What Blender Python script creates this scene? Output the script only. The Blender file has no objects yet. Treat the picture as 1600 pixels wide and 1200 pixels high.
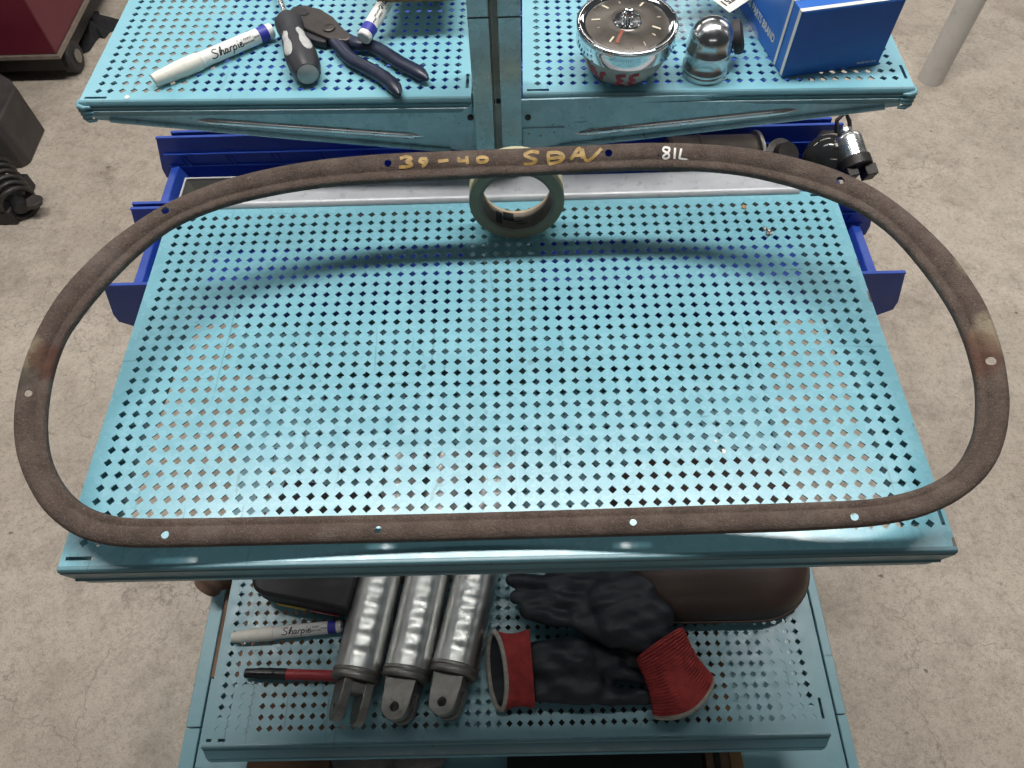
import bpy, bmesh, math, random
import numpy as np
from mathutils import Vector, Matrix, Euler
from mathutils.bvhtree import BVHTree
random.seed(7)
S = bpy.context.scene
COL = S.collection
PI = math.pi
FLOOR = -0.93            # metres below the top of the work shelf (z = 0)
PITCH = 0.0127           # spacing of the punched holes

# ------------------------------------------------------------------ camera
CAM = (0.3766085, -0.2311873, 0.6069161)
ROT = (0.56105311, 0.02028488, -0.01607363)
FPX = 1163.77            # focal length in pixels of a 1600 px wide picture
cd = bpy.data.cameras.new("camera"); cam = bpy.data.objects.new("camera", cd); COL.objects.link(cam)
cam.location = CAM; cam.rotation_euler = ROT
cd.sensor_fit = 'HORIZONTAL'; cd.sensor_width = 36.0; cd.lens = 36.0 * FPX / 1600.0
cd.clip_start = 0.02; cd.clip_end = 200
S.camera = cam

# ------------------------------------------------------------------ world: a dim workshop
W = bpy.data.worlds.new("World"); S.world = W; W.use_nodes = True
bg = W.node_tree.nodes['Background']
bg.inputs[0].default_value = (0.80, 0.83, 0.88, 1); bg.inputs[1].default_value = 0.055

# ------------------------------------------------------------------ ceiling strip lamps
def lamp(x, y, z, sx, sy, watts, col=(1.0, 0.975, 0.94)):
    d = bpy.data.lights.new("strip_lamp", 'AREA'); d.shape = 'RECTANGLE'; d.size = sx; d.size_y = sy
    d.energy = watts; d.color = col
    o = bpy.data.objects.new("strip_lamp", d); COL.objects.link(o); o.location = (x, y, z)
    return o
lamp(0.36, 0.82, 2.40, 2.8, 0.24, 92)          # the fixture over the rack
for lx, lw in ((-4.2, 9), (4.9, 10)):           # its neighbours down the aisle
    lamp(lx, 0.86, 2.40, 2.7, 0.22, lw)
for lx, lw in ((-3.4, 60), (0.36, 34), (4.1, 78)):   # unseen fill strips farther back, added to brighten the floor
    lamp(lx, 4.0, 2.40, 2.7, 0.22, lw)
lamp(0.36, -3.6, 2.40, 2.7, 0.22, 15)            # behind the photographer

S.view_settings.view_transform = 'Standard'; S.view_settings.look = 'None'
S.view_settings.gamma = 1; S.view_settings.exposure = 0.0

# ------------------------------------------------------------------ helpers
_R = Euler(ROT, 'XYZ').to_matrix()
def ray(u, v): return (_R @ Vector(((u-800)/FPX, -(v-600)/FPX, -1.0)))
def at(u, v, z=None, y=None):
    """the point of a horizontal level z (or of an upright plane y) that shows at photograph pixel u, v"""
    d = ray(u, v); c = Vector(CAM)
    t = (z-c.z)/d.z if z is not None else (y-c.y)/d.y
    return c + d*t

def basis(o, x=None, y=None, z=None):
    """matrix with origin o; z exact if given, x roughly"""
    if z is not None:
        z = Vector(z).normalized(); x = Vector(x if x is not None else (1, 0, 0))
        if abs(x.normalized().dot(z)) > .99: x = Vector((0, 1, 0))
        y = z.cross(x).normalized(); x = y.cross(z)
    else:
        x = Vector(x).normalized(); y = Vector(y); z = x.cross(y).normalized(); y = z.cross(x)
    m = Matrix((x, y, z)).transposed().to_4x4(); m.translation = Vector(o); return m

class MB:
    def __init__(s): s.v = []; s.f = []
    def add(s, vs, fs, m=None):
        n = len(s.v)
        s.v += [tuple(m @ Vector(p)) if m else tuple(p) for p in vs]
        s.f += [tuple(i+n for i in f) for f in fs]; return s
    def box(s, a, b, m=None, taper=None):
        x0, y0, z0 = a; x1, y1, z1 = b
        vs = [(x0,y0,z0),(x1,y0,z0),(x1,y1,z0),(x0,y1,z0),(x0,y0,z1),(x1,y0,z1),(x1,y1,z1),(x0,y1,z1)]
        return s.add(vs, [(0,3,2,1),(4,5,6,7),(0,1,5,4),(1,2,6,5),(2,3,7,6),(3,0,4,7)], m)
    def prism(s, poly, h0, h1, m=None):
        """polygon in local xy, from z = h0 to h1"""
        n = len(poly)
        ar = sum(poly[i][0]*poly[(i+1)%n][1]-poly[(i+1)%n][0]*poly[i][1] for i in range(n))
        if ar < 0: poly = poly[::-1]
        vs = [(p[0], p[1], h0) for p in poly]+[(p[0], p[1], h1) for p in poly]
        fs = [tuple(range(n-1, -1, -1)), tuple(range(n, 2*n))]+[(i, (i+1)%n, n+(i+1)%n, n+i) for i in range(n)]
        return s.add(vs, fs, m)
    def lathe(s, prof, n=32, m=None, closed=False, rfun=None):
        """prof = [(r, z)...] from bottom to top on the outside; round local z"""
        vs = []; k = len(prof)
        for i in range(n):
            a = 2*PI*i/n
            for r, z in prof:
                rr = rfun(r, a, z) if rfun else r
                vs.append((rr*math.cos(a), rr*math.sin(a), z))
        fs = []
        for i in range(n):
            j = (i+1) % n
            for q in range(k-1 if not closed else k):
                q2 = (q+1) % k
                fs.append((i*k+q, j*k+q, j*k+q2, i*k+q2))
        if not closed:
            if prof[0][0] > 1e-6: fs.append(tuple(i*k for i in range(n-1, -1, -1)))
            if prof[-1][0] > 1e-6: fs.append(tuple(i*k+k-1 for i in range(n)))
        return s.add(vs, fs, m)
    def tube(s, pts, r, n=10, flat=1.0, up=(0, 0, 1), cap=True):
        pts = [Vector(p) for p in pts]; rs = r if isinstance(r, (list, tuple)) else [r]*len(pts)
        base = len(s.v); k = len(pts)
        for i, p in enumerate(pts):
            t = (pts[min(i+1, k-1)]-pts[max(i-1, 0)]).normalized()
            a = Vector(up).cross(t)
            if a.length < 1e-4: a = Vector((1, 0, 0)).cross(t)
            a.normalize(); b = t.cross(a)
            for j in range(n):
                th = 2*PI*j/n
                s.v.append(tuple(p + a*(rs[i]*math.cos(th)) + b*(rs[i]*flat*math.sin(th))))
        for i in range(k-1):
            for j in range(n):
                j2 = (j+1) % n
                s.f.append((base+i*n+j, base+i*n+j2, base+(i+1)*n+j2, base+(i+1)*n+j))
        if cap:
            s.f.append(tuple(base+j for j in range(n-1, -1, -1)))
            s.f.append(tuple(base+(k-1)*n+j for j in range(n)))
        return s
    def build(s, name, mat, parent=None, smooth=35, bevel=0.0, seg=2):
        me = bpy.data.meshes.new(name); off = Vector((0, 0, 0))
        if parent is not None: off = OFF.get(parent.name, off)
        me.from_pydata([tuple(Vector(p)-off) for p in s.v], [], s.f); me.update()
        o = bpy.data.objects.new(name, me); COL.objects.link(o)
        if parent is not None: o.parent = parent
        OFF[o.name] = off
        if mat: me.materials.append(mat)
        me.shade_smooth(); me.set_sharp_from_angle(angle=math.radians(smooth))
        if bevel:
            b = o.modifiers.new('bevel', 'BEVEL'); b.width = bevel; b.segments = seg; b.limit_method = 'ANGLE'
            b.angle_limit = math.radians(40); b.harden_normals = False
        return o
OFF = {}
def thing(name, label, cat, loc=(0, 0, 0), group=None):
    o = bpy.data.objects.new(name, None); COL.objects.link(o); o.location = loc; o.empty_display_size = .02
    OFF[o.name] = Vector(loc); o['label'] = label; o['category'] = cat
    if group: o['group'] = group
    return o
def tag(o, label, cat, group=None):
    o['label'] = label; o['category'] = cat
    if group: o['group'] = group
    return o
def kids(o): return [c for c in COL.objects if c.parent == o]
def copy_thing(o, mat, label):
    r = o.copy(); COL.objects.link(r); r.matrix_world = mat; r['label'] = label
    for c in kids(o):
        d = c.copy(); COL.objects.link(d); d.parent = r
        for g in kids(c):
            e = g.copy(); COL.objects.link(e); e.parent = d
    return r
def baked(o):
    dg = bpy.context.evaluated_depsgraph_get(); dg.update()
    return bpy.data.meshes.new_from_object(o.evaluated_get(dg))
def spline(pts, n, closed=False):
    """Catmull-Rom through the points, n samples evenly spaced by length"""
    P = [np.array(p, float) for p in pts]; k = len(P); out = []
    rng = range(k if closed else k-1)
    for i in rng:
        if closed: a, b, c, d = P[i-1], P[i], P[(i+1) % k], P[(i+2) % k]
        else: a, b, c, d = P[max(i-1, 0)], P[i], P[i+1], P[min(i+2, k-1)]
        for t in np.linspace(0, 1, 12, endpoint=False):
            out.append(.5*((2*b)+(-a+c)*t+(2*a-5*b+4*c-d)*t*t+(-a+3*b-3*c+d)*t**3))
    out.append(P[0] if closed else P[-1]); out = np.array(out)
    L = np.r_[0, np.cumsum(np.linalg.norm(np.diff(out, axis=0), axis=1))]
    s = np.linspace(0, L[-1], n, endpoint=not closed)
    return np.stack([np.interp(s, L, out[:, j]) for j in range(out.shape[1])], 1)

def ribbon(mb, pts2, w, fun, step=None, closed=False):
    """a pen stroke of width w along 2-D points, laid on a surface by fun(u, v) -> Vector"""
    p = spline(pts2, max(4, len(pts2)*5)) if len(pts2) > 2 else spline(pts2, 5)
    n = len(p); base = len(mb.v)
    for i in range(n):
        t = p[min(i+1, n-1)]-p[max(i-1, 0)]; t = t/(np.linalg.norm(t)+1e-12); nn = np.array((-t[1], t[0]))
        for sgn in (-.5, .5):
            q = p[i]+nn*w*sgn; mb.v.append(tuple(fun(q[0], q[1])))
    for i in range(n-1):
        mb.f.append((base+2*i, base+2*i+1, base+2*i+3, base+2*i+2))
    return mb
def text_mesh(txt, size):
    c = bpy.data.curves.new('lettering', 'FONT'); c.body = txt; c.size = size; c.align_x = 'LEFT'; c.resolution_u = 3; c.offset = size*.022
    o = bpy.data.objects.new('lettering', c); COL.objects.link(o)
    me = baked(o); vs = [tuple(v.co) for v in me.vertices]; fs = [tuple(p.vertices) for p in me.polygons]
    bpy.data.objects.remove(o); bpy.data.curves.remove(c); bpy.data.meshes.remove(me)
    return vs, fs
def write(mb, txt, size, fun, width=None):
    vs, fs = text_mesh(txt, size)
    w = max(v[0] for v in vs); k = (width/w) if width else 1.0
    mb.add([tuple(fun(v[0]*k, v[1])) for v in vs], fs); return w*k

# ------------------------------------------------------------------ materials
class NT:
    def __init__(s, name):
        s.m = bpy.data.materials.new(name); s.m.use_nodes = True; s.t = s.m.node_tree
        s.b = s.t.nodes['Principled BSDF']; s._c = None
    def n(s, typ, **kw):
        x = s.t.nodes.new(typ)
        for k, v in kw.items():
            if k.startswith('_'): x.inputs[int(k[1:])].default_value = v
            elif k in x.inputs: x.inputs[k].default_value = v
            else: setattr(x, k, v)
        return x
    def l(s, a, b): s.t.links.new(a, b)
    def co(s):
        if not s._c: s._c = s.n('ShaderNodeTexCoord').outputs['Object']
        return s._c
    def noise(s, scale, detail=4, rough=.55, stretch=None, dist=0.0):
        x = s.n('ShaderNodeTexNoise', Scale=scale, Detail=detail, Roughness=rough, Distortion=dist)
        if stretch:
            mp = s.n('ShaderNodeMapping'); mp.inputs['Scale'].default_value = stretch; s.l(s.co(), mp.inputs['Vector']); s.l(mp.outputs[0], x.inputs['Vector'])
        else: s.l(s.co(), x.inputs['Vector'])
        return x.outputs['Fac']
    def ramp(s, fac, stops):
        r = s.n('ShaderNodeValToRGB'); e = r.color_ramp.elements
        while len(e) < len(stops): e.new(.5)
        for q, (p, c) in zip(e, stops): q.position = p; q.color = (c if len(c) == 4 else (*c, 1)) if isinstance(c, tuple) else (c, c, c, 1)
        s.l(fac, r.inputs[0]); return r.outputs[0]
    def mix(s, fac, a, b, mode='MIX'):
        x = s.n('ShaderNodeMix', data_type='RGBA', blend_type=mode)
        for sock, v in ((x.inputs[0], fac), (x.inputs[6], a), (x.inputs[7], b)):
            if isinstance(v, bpy.types.NodeSocket): s.l(v, sock)
            else: sock.default_value = v if not isinstance(v, tuple) or len(v) == 4 else (*v, 1)
        return x.outputs[2]
    def math(s, op, a, b=None, clamp=False):
        x = s.n('ShaderNodeMath', operation=op, use_clamp=clamp)
        for i, v in enumerate((a, b)):
            if v is None: continue
            if isinstance(v, bpy.types.NodeSocket): s.l(v, x.inputs[i])
            else: x.inputs[i].default_value = v
        return x.outputs[0]
    def bump(s, h, strength, dist=.001):
        x = s.n('ShaderNodeBump', Strength=strength, Distance=dist); s.l(h, x.inputs['Height']); s.l(x.outputs[0], s.b.inputs['Normal'])
    def set(s, key, v):
        if isinstance(v, bpy.types.NodeSocket): s.l(v, s.b.inputs[key])
        else: s.b.inputs[key].default_value = v if not isinstance(v, tuple) or len(v) == 4 else (*v, 1)
        return s

def plain(name, col, rough=.5, metal=0.0, var=.12, scale=40, bump=0.0, bscale=200, dirt=0.0, coat=0.0):
    t = NT(name); nz = t.noise(scale, 5)
    lo = tuple(c*(1-var) for c in col); hi = tuple(min(1, c*(1+var)) for c in col)
    c = t.ramp(nz, [(.3, lo), (.7, hi)])
    if dirt:
        d = t.ramp(t.noise(scale*2.7, 6, .65), [(.56, 0.0), (.70, 1.0)])
        c = t.mix(t.math('MULTIPLY', d, dirt), c, tuple(x*.35+.01 for x in col))
    t.set('Base Color', c).set('Metallic', metal)
    t.set('Roughness', t.ramp(t.noise(scale*1.7, 3), [(.3, max(.02, rough-.06)), (.7, min(1, rough+.08))]))
    if coat: t.set('Coat Weight', coat).set('Coat Roughness', .08)
    if bump: t.bump(t.noise(bscale, 3), bump)
    return t.m

def teal(name, chips=None, wear=.5, rough=.33, tint=1.0, shade_grime=0.0, silver=0.0):
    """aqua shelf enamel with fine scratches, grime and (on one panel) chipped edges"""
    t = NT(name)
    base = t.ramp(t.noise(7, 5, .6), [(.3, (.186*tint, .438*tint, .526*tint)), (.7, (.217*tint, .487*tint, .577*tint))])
    if silver: base = t.mix(silver, base, (.50, .62, .64))
    if shade_grime: base = t.mix(shade_grime, base, (.15, .27, .30))
    grime = t.ramp(t.noise(26, 8, .72), [(.54, 0.0), (.74, .55*wear)])
    c = t.mix(grime, base, (.13, .30, .33))
    scuff = t.ramp(t.noise(10, 8, .78, dist=.6), [(.54, 0.0), (.74, .42*wear)])
    c = t.mix(scuff, c, (.115, .235, .26))
    fade = t.ramp(t.noise(4, 4, .6), [(.54, 0.0), (.74, .14*wear)])
    c = t.mix(fade, c, (.34, .56, .60))
    for sc, st, th in ((150, (1, .05, 1), .735), (170, (.06, 1, .6), .74), (120, (.35, .3, 1), .76)):
        s_ = t.ramp(t.noise(sc, 2, .5, stretch=st, dist=.8), [(th-.03, 0.0), (th, 1.0)])
        c = t.mix(t.math('MULTIPLY', s_, .6*wear), c, (.055, .12, .13))
    speck = t.ramp(t.noise(330, 2, .5), [(.735, 0.0), (.76, 1.0)])
    c = t.mix(t.math('MULTIPLY', speck, .7*wear), c, (.05, .10, .11))
    if chips:
        sep = t.n('ShaderNodeSeparateXYZ'); t.l(t.co(), sep.inputs[0])
        edge = t.math('SUBTRACT', sep.outputs[0], chips, clamp=False)
        e01 = t.math('MULTIPLY', edge, 1/.011, clamp=True)
        nz = t.math('MULTIPLY', e01, t.noise(55, 5, .6, stretch=(1.3, .55, 1)))
        cm = t.ramp(nz, [(.585, 0.0), (.61, 1.0)])
        c = t.mix(cm, c, (.16, .13, .11))
    t.set('Base Color', c)
    t.set('Roughness', t.ramp(t.noise(60, 4), [(.3, rough-.05), (.7, rough+.09)]))
    t.set('Specular IOR Level', .62)
    t.bump(t.noise(260, 3), .06, .0006)
    return t.m

def rust_mat():
    t = NT('rusted_steel')
    c = t.ramp(t.noise(38, 8, .7), [(.30, (.058, .038, .031)), (.5, (.106, .074, .059)), (.72, (.160, .120, .096))])
    c = t.mix(t.ramp(t.noise(9, 4, .6), [(.45, 0.0), (.75, .5)]), c, (.085, .050, .040))
    c = t.mix(t.ramp(t.noise(14, 6, .7), [(.54, 0.0), (.70, .55)]), c, (.175, .145, .125))
    c = t.mix(t.ramp(t.noise(620, 3, .6), [(.52, 0.0), (.70, .50)]), c, (.25, .195, .15))
    c = t.mix(t.ramp(t.noise(420, 3, .6), [(.62, 0.0), (.72, .75)]), c, (.022, .014, .012))
    c = t.mix(t.ramp(t.noise(70, 4, .7), [(.70, 0.0), (.76, .8)]), c, (.36, .29, .20))
    # two worn, pale filler patches at the two ends of the ring, with a redder neighbour
    for (px, py, pz), rad, col, amt in (((-.054, .138, .078), .022, (.30, .25, .16), .85), ((-.031, .137, .075), .017, (.085, .026, .014), .8), ((-.049, .122, .074), .014, (.05, .038, .03), .7),
                                   ((.777, .128, .094), .020, (.34, .28, .19), .85), ((.757, .112, .089), .020, (.12, .040, .020), .6), ((.770, .196, .104), .012, (.30, .25, .17), .7)):
        g = t.n('ShaderNodeVectorMath', operation='DISTANCE'); t.l(t.co(), g.inputs[0]); g.inputs[1].default_value = (px, py, pz)
        d = t.math('SUBTRACT', 1.0, t.math('DIVIDE', g.outputs['Value'], rad*1.6), clamp=True)
        m = t.math('MULTIPLY', t.ramp(t.math('MULTIPLY', d, t.noise(120, 4, .7)), [(.12, 0.0), (.26, 1.0)]), amt)
        c = t.mix(m, c, col)
    t.set('Base Color', c).set('Roughness', t.ramp(t.noise(90, 3), [(.3, .55), (.7, .80)])).set('Metallic', .05)
    t.bump(t.math('ADD', t.noise(900, 3, .7), t.noise(240, 3, .6)), .95, .0016)
    return t.m

def concrete():
    t = NT('concrete')
    c = t.ramp(t.noise(2.3, 6, .62), [(.25, (.45, .385, .315)), (.5, (.58, .505, .42)), (.75, (.69, .61, .515))])
    c = t.mix(t.ramp(t.noise(17, 8, .7), [(.46, 0.0), (.74, .55)]), c, (.27, .215, .165))
    c = t.mix(t.ramp(t.noise(95, 6, .72), [(.48, 0.0), (.66, .46)]), c, (.245, .195, .15))
    c = t.mix(t.ramp(t.noise(330, 4, .7), [(.50, 0.0), (.66, .55)]), c, (.22, .175, .135))
    c = t.mix(t.ramp(t.noise(210, 4, .65), [(.58, 0.0), (.70, .6)]), c, (.66, .60, .53))
    c = t.mix(t.ramp(t.noise(4.5, 6, .62), [(.54, 0.0), (.72, .62)]), c, (.20, .165, .13))
    c = t.mix(t.ramp(t.noise(30, 3, .5), [(.71, 0.0), (.76, .85)]), c, (.11, .085, .07))
    # hairline crazing
    for sc, w, amt, dist in ((2.6, .007, .46, .8), (8, .012, .20, .9), (26, .04, .22, .8)):
        nz = t.n('ShaderNodeTexNoise', Scale=sc*1.7, Detail=5.0, Roughness=.6); t.l(t.co(), nz.inputs['Vector'])
        off = t.n('ShaderNodeVectorMath', operation='SCALE'); t.l(nz.outputs['Color'], off.inputs[0]); off.inputs['Scale'].default_value = dist*1.1/sc
        ad = t.n('ShaderNodeVectorMath', operation='ADD'); t.l(t.co(), ad.inputs[0]); t.l(off.outputs[0], ad.inputs[1])
        v = t.n('ShaderNodeTexVoronoi', feature='DISTANCE_TO_EDGE', Scale=sc); t.l(ad.outputs[0], v.inputs['Vector'])
        ln = t.ramp(v.outputs['Distance'], [(0.0, 1.0), (w, 0.0)])
        gate = t.ramp(t.noise(sc*.6, 3, .6), [(.46, 0.0), (.56, 1.0)])
        c = t.mix(t.math('MULTIPLY', t.math('MULTIPLY', ln, gate), amt), c, (.14, .11, .085))
    t.set('Base Color', c).set('Roughness', t.ramp(t.noise(8, 4), [(.3, .5), (.7, .78)]))
    t.bump(t.noise(120, 5, .7), .25, .002)
    return t.m

M = {}
M['teal'] = teal('aqua_enamel_grimy_shaded', shade_grime=.55, wear=1.0)  # same enamel dulled: grime plus the lower tiers' shade, put into the colour
M['teal_main'] = teal('aqua_enamel_chipped', chips=.7275, wear=.55, rough=.245)
M['teal_top'] = teal('aqua_enamel_upper', wear=.35, rough=.36)
M['teal_lip_shaded'] = teal('aqua_enamel_lip_shaded', wear=1.0, rough=.34, tint=.50)  # same enamel tinted down; shade on the front lips painted into the colour
M['teal_worn_lit'] = teal('aqua_enamel_worn_lit', wear=1.0, rough=.26, tint=1.3, silver=.6)  # worn towards bare metal; tint also paints in front light the arms lack
M['rust'] = rust_mat()
M['floor'] = concrete()
M['steel'] = plain('brushed_steel', (.74, .75, .75), .27, 1.0, .15, 30, .15, 160)
M['grey_steel'] = plain('bare_grey_steel', (.30, .29, .27), .36, .8, .12, 25)
M['rail'] = plain('pale_painted_rail', (.47, .48, .50), .42, .2, .10, 30, dirt=.5)
M['teal_crimp'] = teal('aqua_enamel_crimped', wear=1.6, rough=.34, tint=.7)
M['post'] = teal('post_enamel_lit', wear=.8, rough=.26, tint=1.3, silver=.85); M['post'].node_tree.nodes['Principled BSDF'].inputs['Metallic'].default_value = .25  # part bare metal; colour also lifted in place of missing front light
M['chrome'] = plain('chrome', (.78, .79, .80), .06, 1.0, .05, 60)
M['plated'] = plain('bright_plating', (.60, .61, .62), .19, 1.0, .06, 60)
M['alu'] = plain('cast_aluminium', (.66, .66, .645), .34, 1.0, .12, 34, .05, 300, dirt=.25)
M['alu_rough'] = plain('rough_cast_aluminium', (.27, .26, .24), .48, .9, .18, 50, .4, 420, dirt=.35)
M['blue_bin'] = plain('blue_polymer', (.026, .080, .45), .42, 0, .10, 18, .10, 300)
M['tape'] = plain('cream_masking_tape', (.58, .54, .36), .62, 0, .07, 60, .12, 500)
M['tape_side'] = plain('tape_side_winding', (.24, .235, .165), .7, 0, .10, 70, .2, 700)
M['core'] = plain('grey_cardboard_core', (.20, .17, .14), .72, 0, .18, 60)
M['core_edge'] = plain('tan_cardboard_edge', (.48, .38, .25), .8, 0, .2, 70)
M['white'] = plain('white_plastic', (.80, .79, .76), .42, 0, .04, 50)
M['cap_white'] = plain('worn_white_cap', (.76, .74, .66), .5, 0, .06, 60, dirt=.22)
M['ink'] = plain('black_ink', (.012, .012, .014), .45, 0, .1)
M['band_blue'] = plain('blue_band', (.035, .04, .36), .4, 0, .1)
M['yellow_paint'] = plain('yellow_paint_pen', (.40, .255, .075), .5, 0, .35, 160, .3, 500)
M['white_paint'] = plain('white_paint_pen', (.85, .84, .80), .5, 0, .05)
M['dark_grip'] = plain('charcoal_rubber', (.030, .030, .036), .50, 0, .15, 40)
M['grey_grip'] = plain('light_grey_grip', (.46, .46, .45), .55, 0, .12, 80, dirt=.4)
M['dip'] = plain('navy_dipped_vinyl', (.016, .022, .046), .36, 0, .35, 45, dirt=.35)
M['plier_steel'] = plain('blackened_steel', (.085, .075, .070), .42, .75, .2, 60, .2, 300)
M['dial'] = plain('bronze_grey_dial', (.13, .115, .10), .32, .75, .2, 26)
M['dial_mark'] = plain('pale_dial_mark', (.62, .56, .42), .5, 0, .1)
M['zinc'] = plain('dull_zinc', (.40, .39, .35), .55, .55, .2, 50, .2, 260, dirt=.4)
M['red_pen'] = plain('red_paint_pen', (.42, .035, .055), .5, 0, .2, 120)
M['orange'] = plain('orange_pointer', (.24, .06, .035), .5, 0, .15)
M['rubber'] = plain('black_rubber', (.028, .026, .027), .6, 0, .15, 60)
M['box_blue'] = plain('blue_carton', (.020, .135, .52), .38, 0, .05, 20)
M['card'] = plain('brown_cardboard', (.36, .21, .10), .8, 0, .12, 50)
M['dark_carton'] = plain('black_pouch', (.017, .014, .017), .55, 0, .15, 40)
M['label_yellow'] = plain('yellow_label', (.55, .40, .06), .5, 0, .1)
M['label_red'] = plain('red_label', (.40, .05, .07), .5, 0, .1)
M['label_white'] = plain('paper_label', (.74, .72, .66), .6, 0, .05)
M['red_knit'] = plain('red_knit', (.33, .036, .034), .85, 0, .25, 90, .4, 700)
M['hem'] = plain('grey_hem', (.36, .34, .29), .9, 0, .2, 150, .5, 600)
M['glove'] = plain('navy_latex', (.009, .013, .019), .55, 0, .2, 60, .45, 420)
M['pan'] = plain('brown_leatherette', (.058, .036, .028), .5, 0, .16, 24, .25, 400)
M['brown_rubber'] = plain('brown_rubber', (.13, .080, .055), .55, 0, .25, 60)
M['marker_red'] = plain('red_barrel', (.34, .028, .035), .4, 0, .08)
M['marker_black'] = plain('black_cap', (.016, .016, .018), .35, 0, .1)
M['wood'] = plain('worn_wood', (.22, .12, .07), .7, 0, .3, 25, .3, 200)
M['drum'] = plain('dark_oily_drum', (.060, .046, .037), .45, .4, .45, 22, .3, 120, dirt=.6)
M['dark_iron'] = plain('dark_iron', (.055, .052, .048), .45, .6, .3, 50, .3, 200, dirt=.4)
M['bowl'] = plain('smoked_bowl', (.030, .030, .028), .08, 0, .3, 30, coat=.6)
M['grey_tray'] = plain('grey_tray', (.17, .165, .14), .5, 0, .1, 40)
M['tray_edge'] = plain('pale_tray_edge', (.62, .62, .60), .5, 0, .1, 40)
M['cab_red'] = plain('dark_red_enamel', (.14, .016, .032), .35, 0, .08, 6)
M['cab_edge'] = plain('pale_metal_edge', (.30, .25, .21), .5, .4, .15, 40)
M['black_paint'] = plain('black_paint', (.018, .017, .018), .5, 0, .2, 30)
M['charcoal'] = plain('charcoal_box', (.050, .042, .040), .6, 0, .3, 14, dirt=.6)
M['rag'] = plain('black_cloth', (.014, .013, .015), .9, 0, .3, 60)
M['pole'] = plain('white_pole_paint', (.60, .58, .55), .45, 0, .07, 12, dirt=.25)
M['slot_dark'] = plain('dark_recess', (.05, .055, .055), .6, .3, .2, 50)
def film():
    t = NT('clear_film'); t.set('Base Color', (.55, .57, .58)).set('Roughness', .10).set('IOR', 1.45)
    t.set('Alpha', t.ramp(t.noise(70, 4, .6, dist=1.2), [(.40, .06), (.70, .26)]))
    t.bump(t.noise(55, 4, .6, dist=1.5), .9, .004); return t.m
M['film'] = film()

# ------------------------------------------------------------------ floor
fl = MB()
N = 24; e = 9.0
vs = [(-e+.4+2*e*i/N, -e+1.5+2*e*j/N, FLOOR) for j in range(N+1) for i in range(N+1)]
fs = [(j*(N+1)+i, j*(N+1)+i+1, (j+1)*(N+1)+i+1, (j+1)*(N+1)+i) for j in range(N) for i in range(N)]
fo = fl.add(vs, fs).build('floor', M['floor']); fo['kind'] = 'structure'

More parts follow.
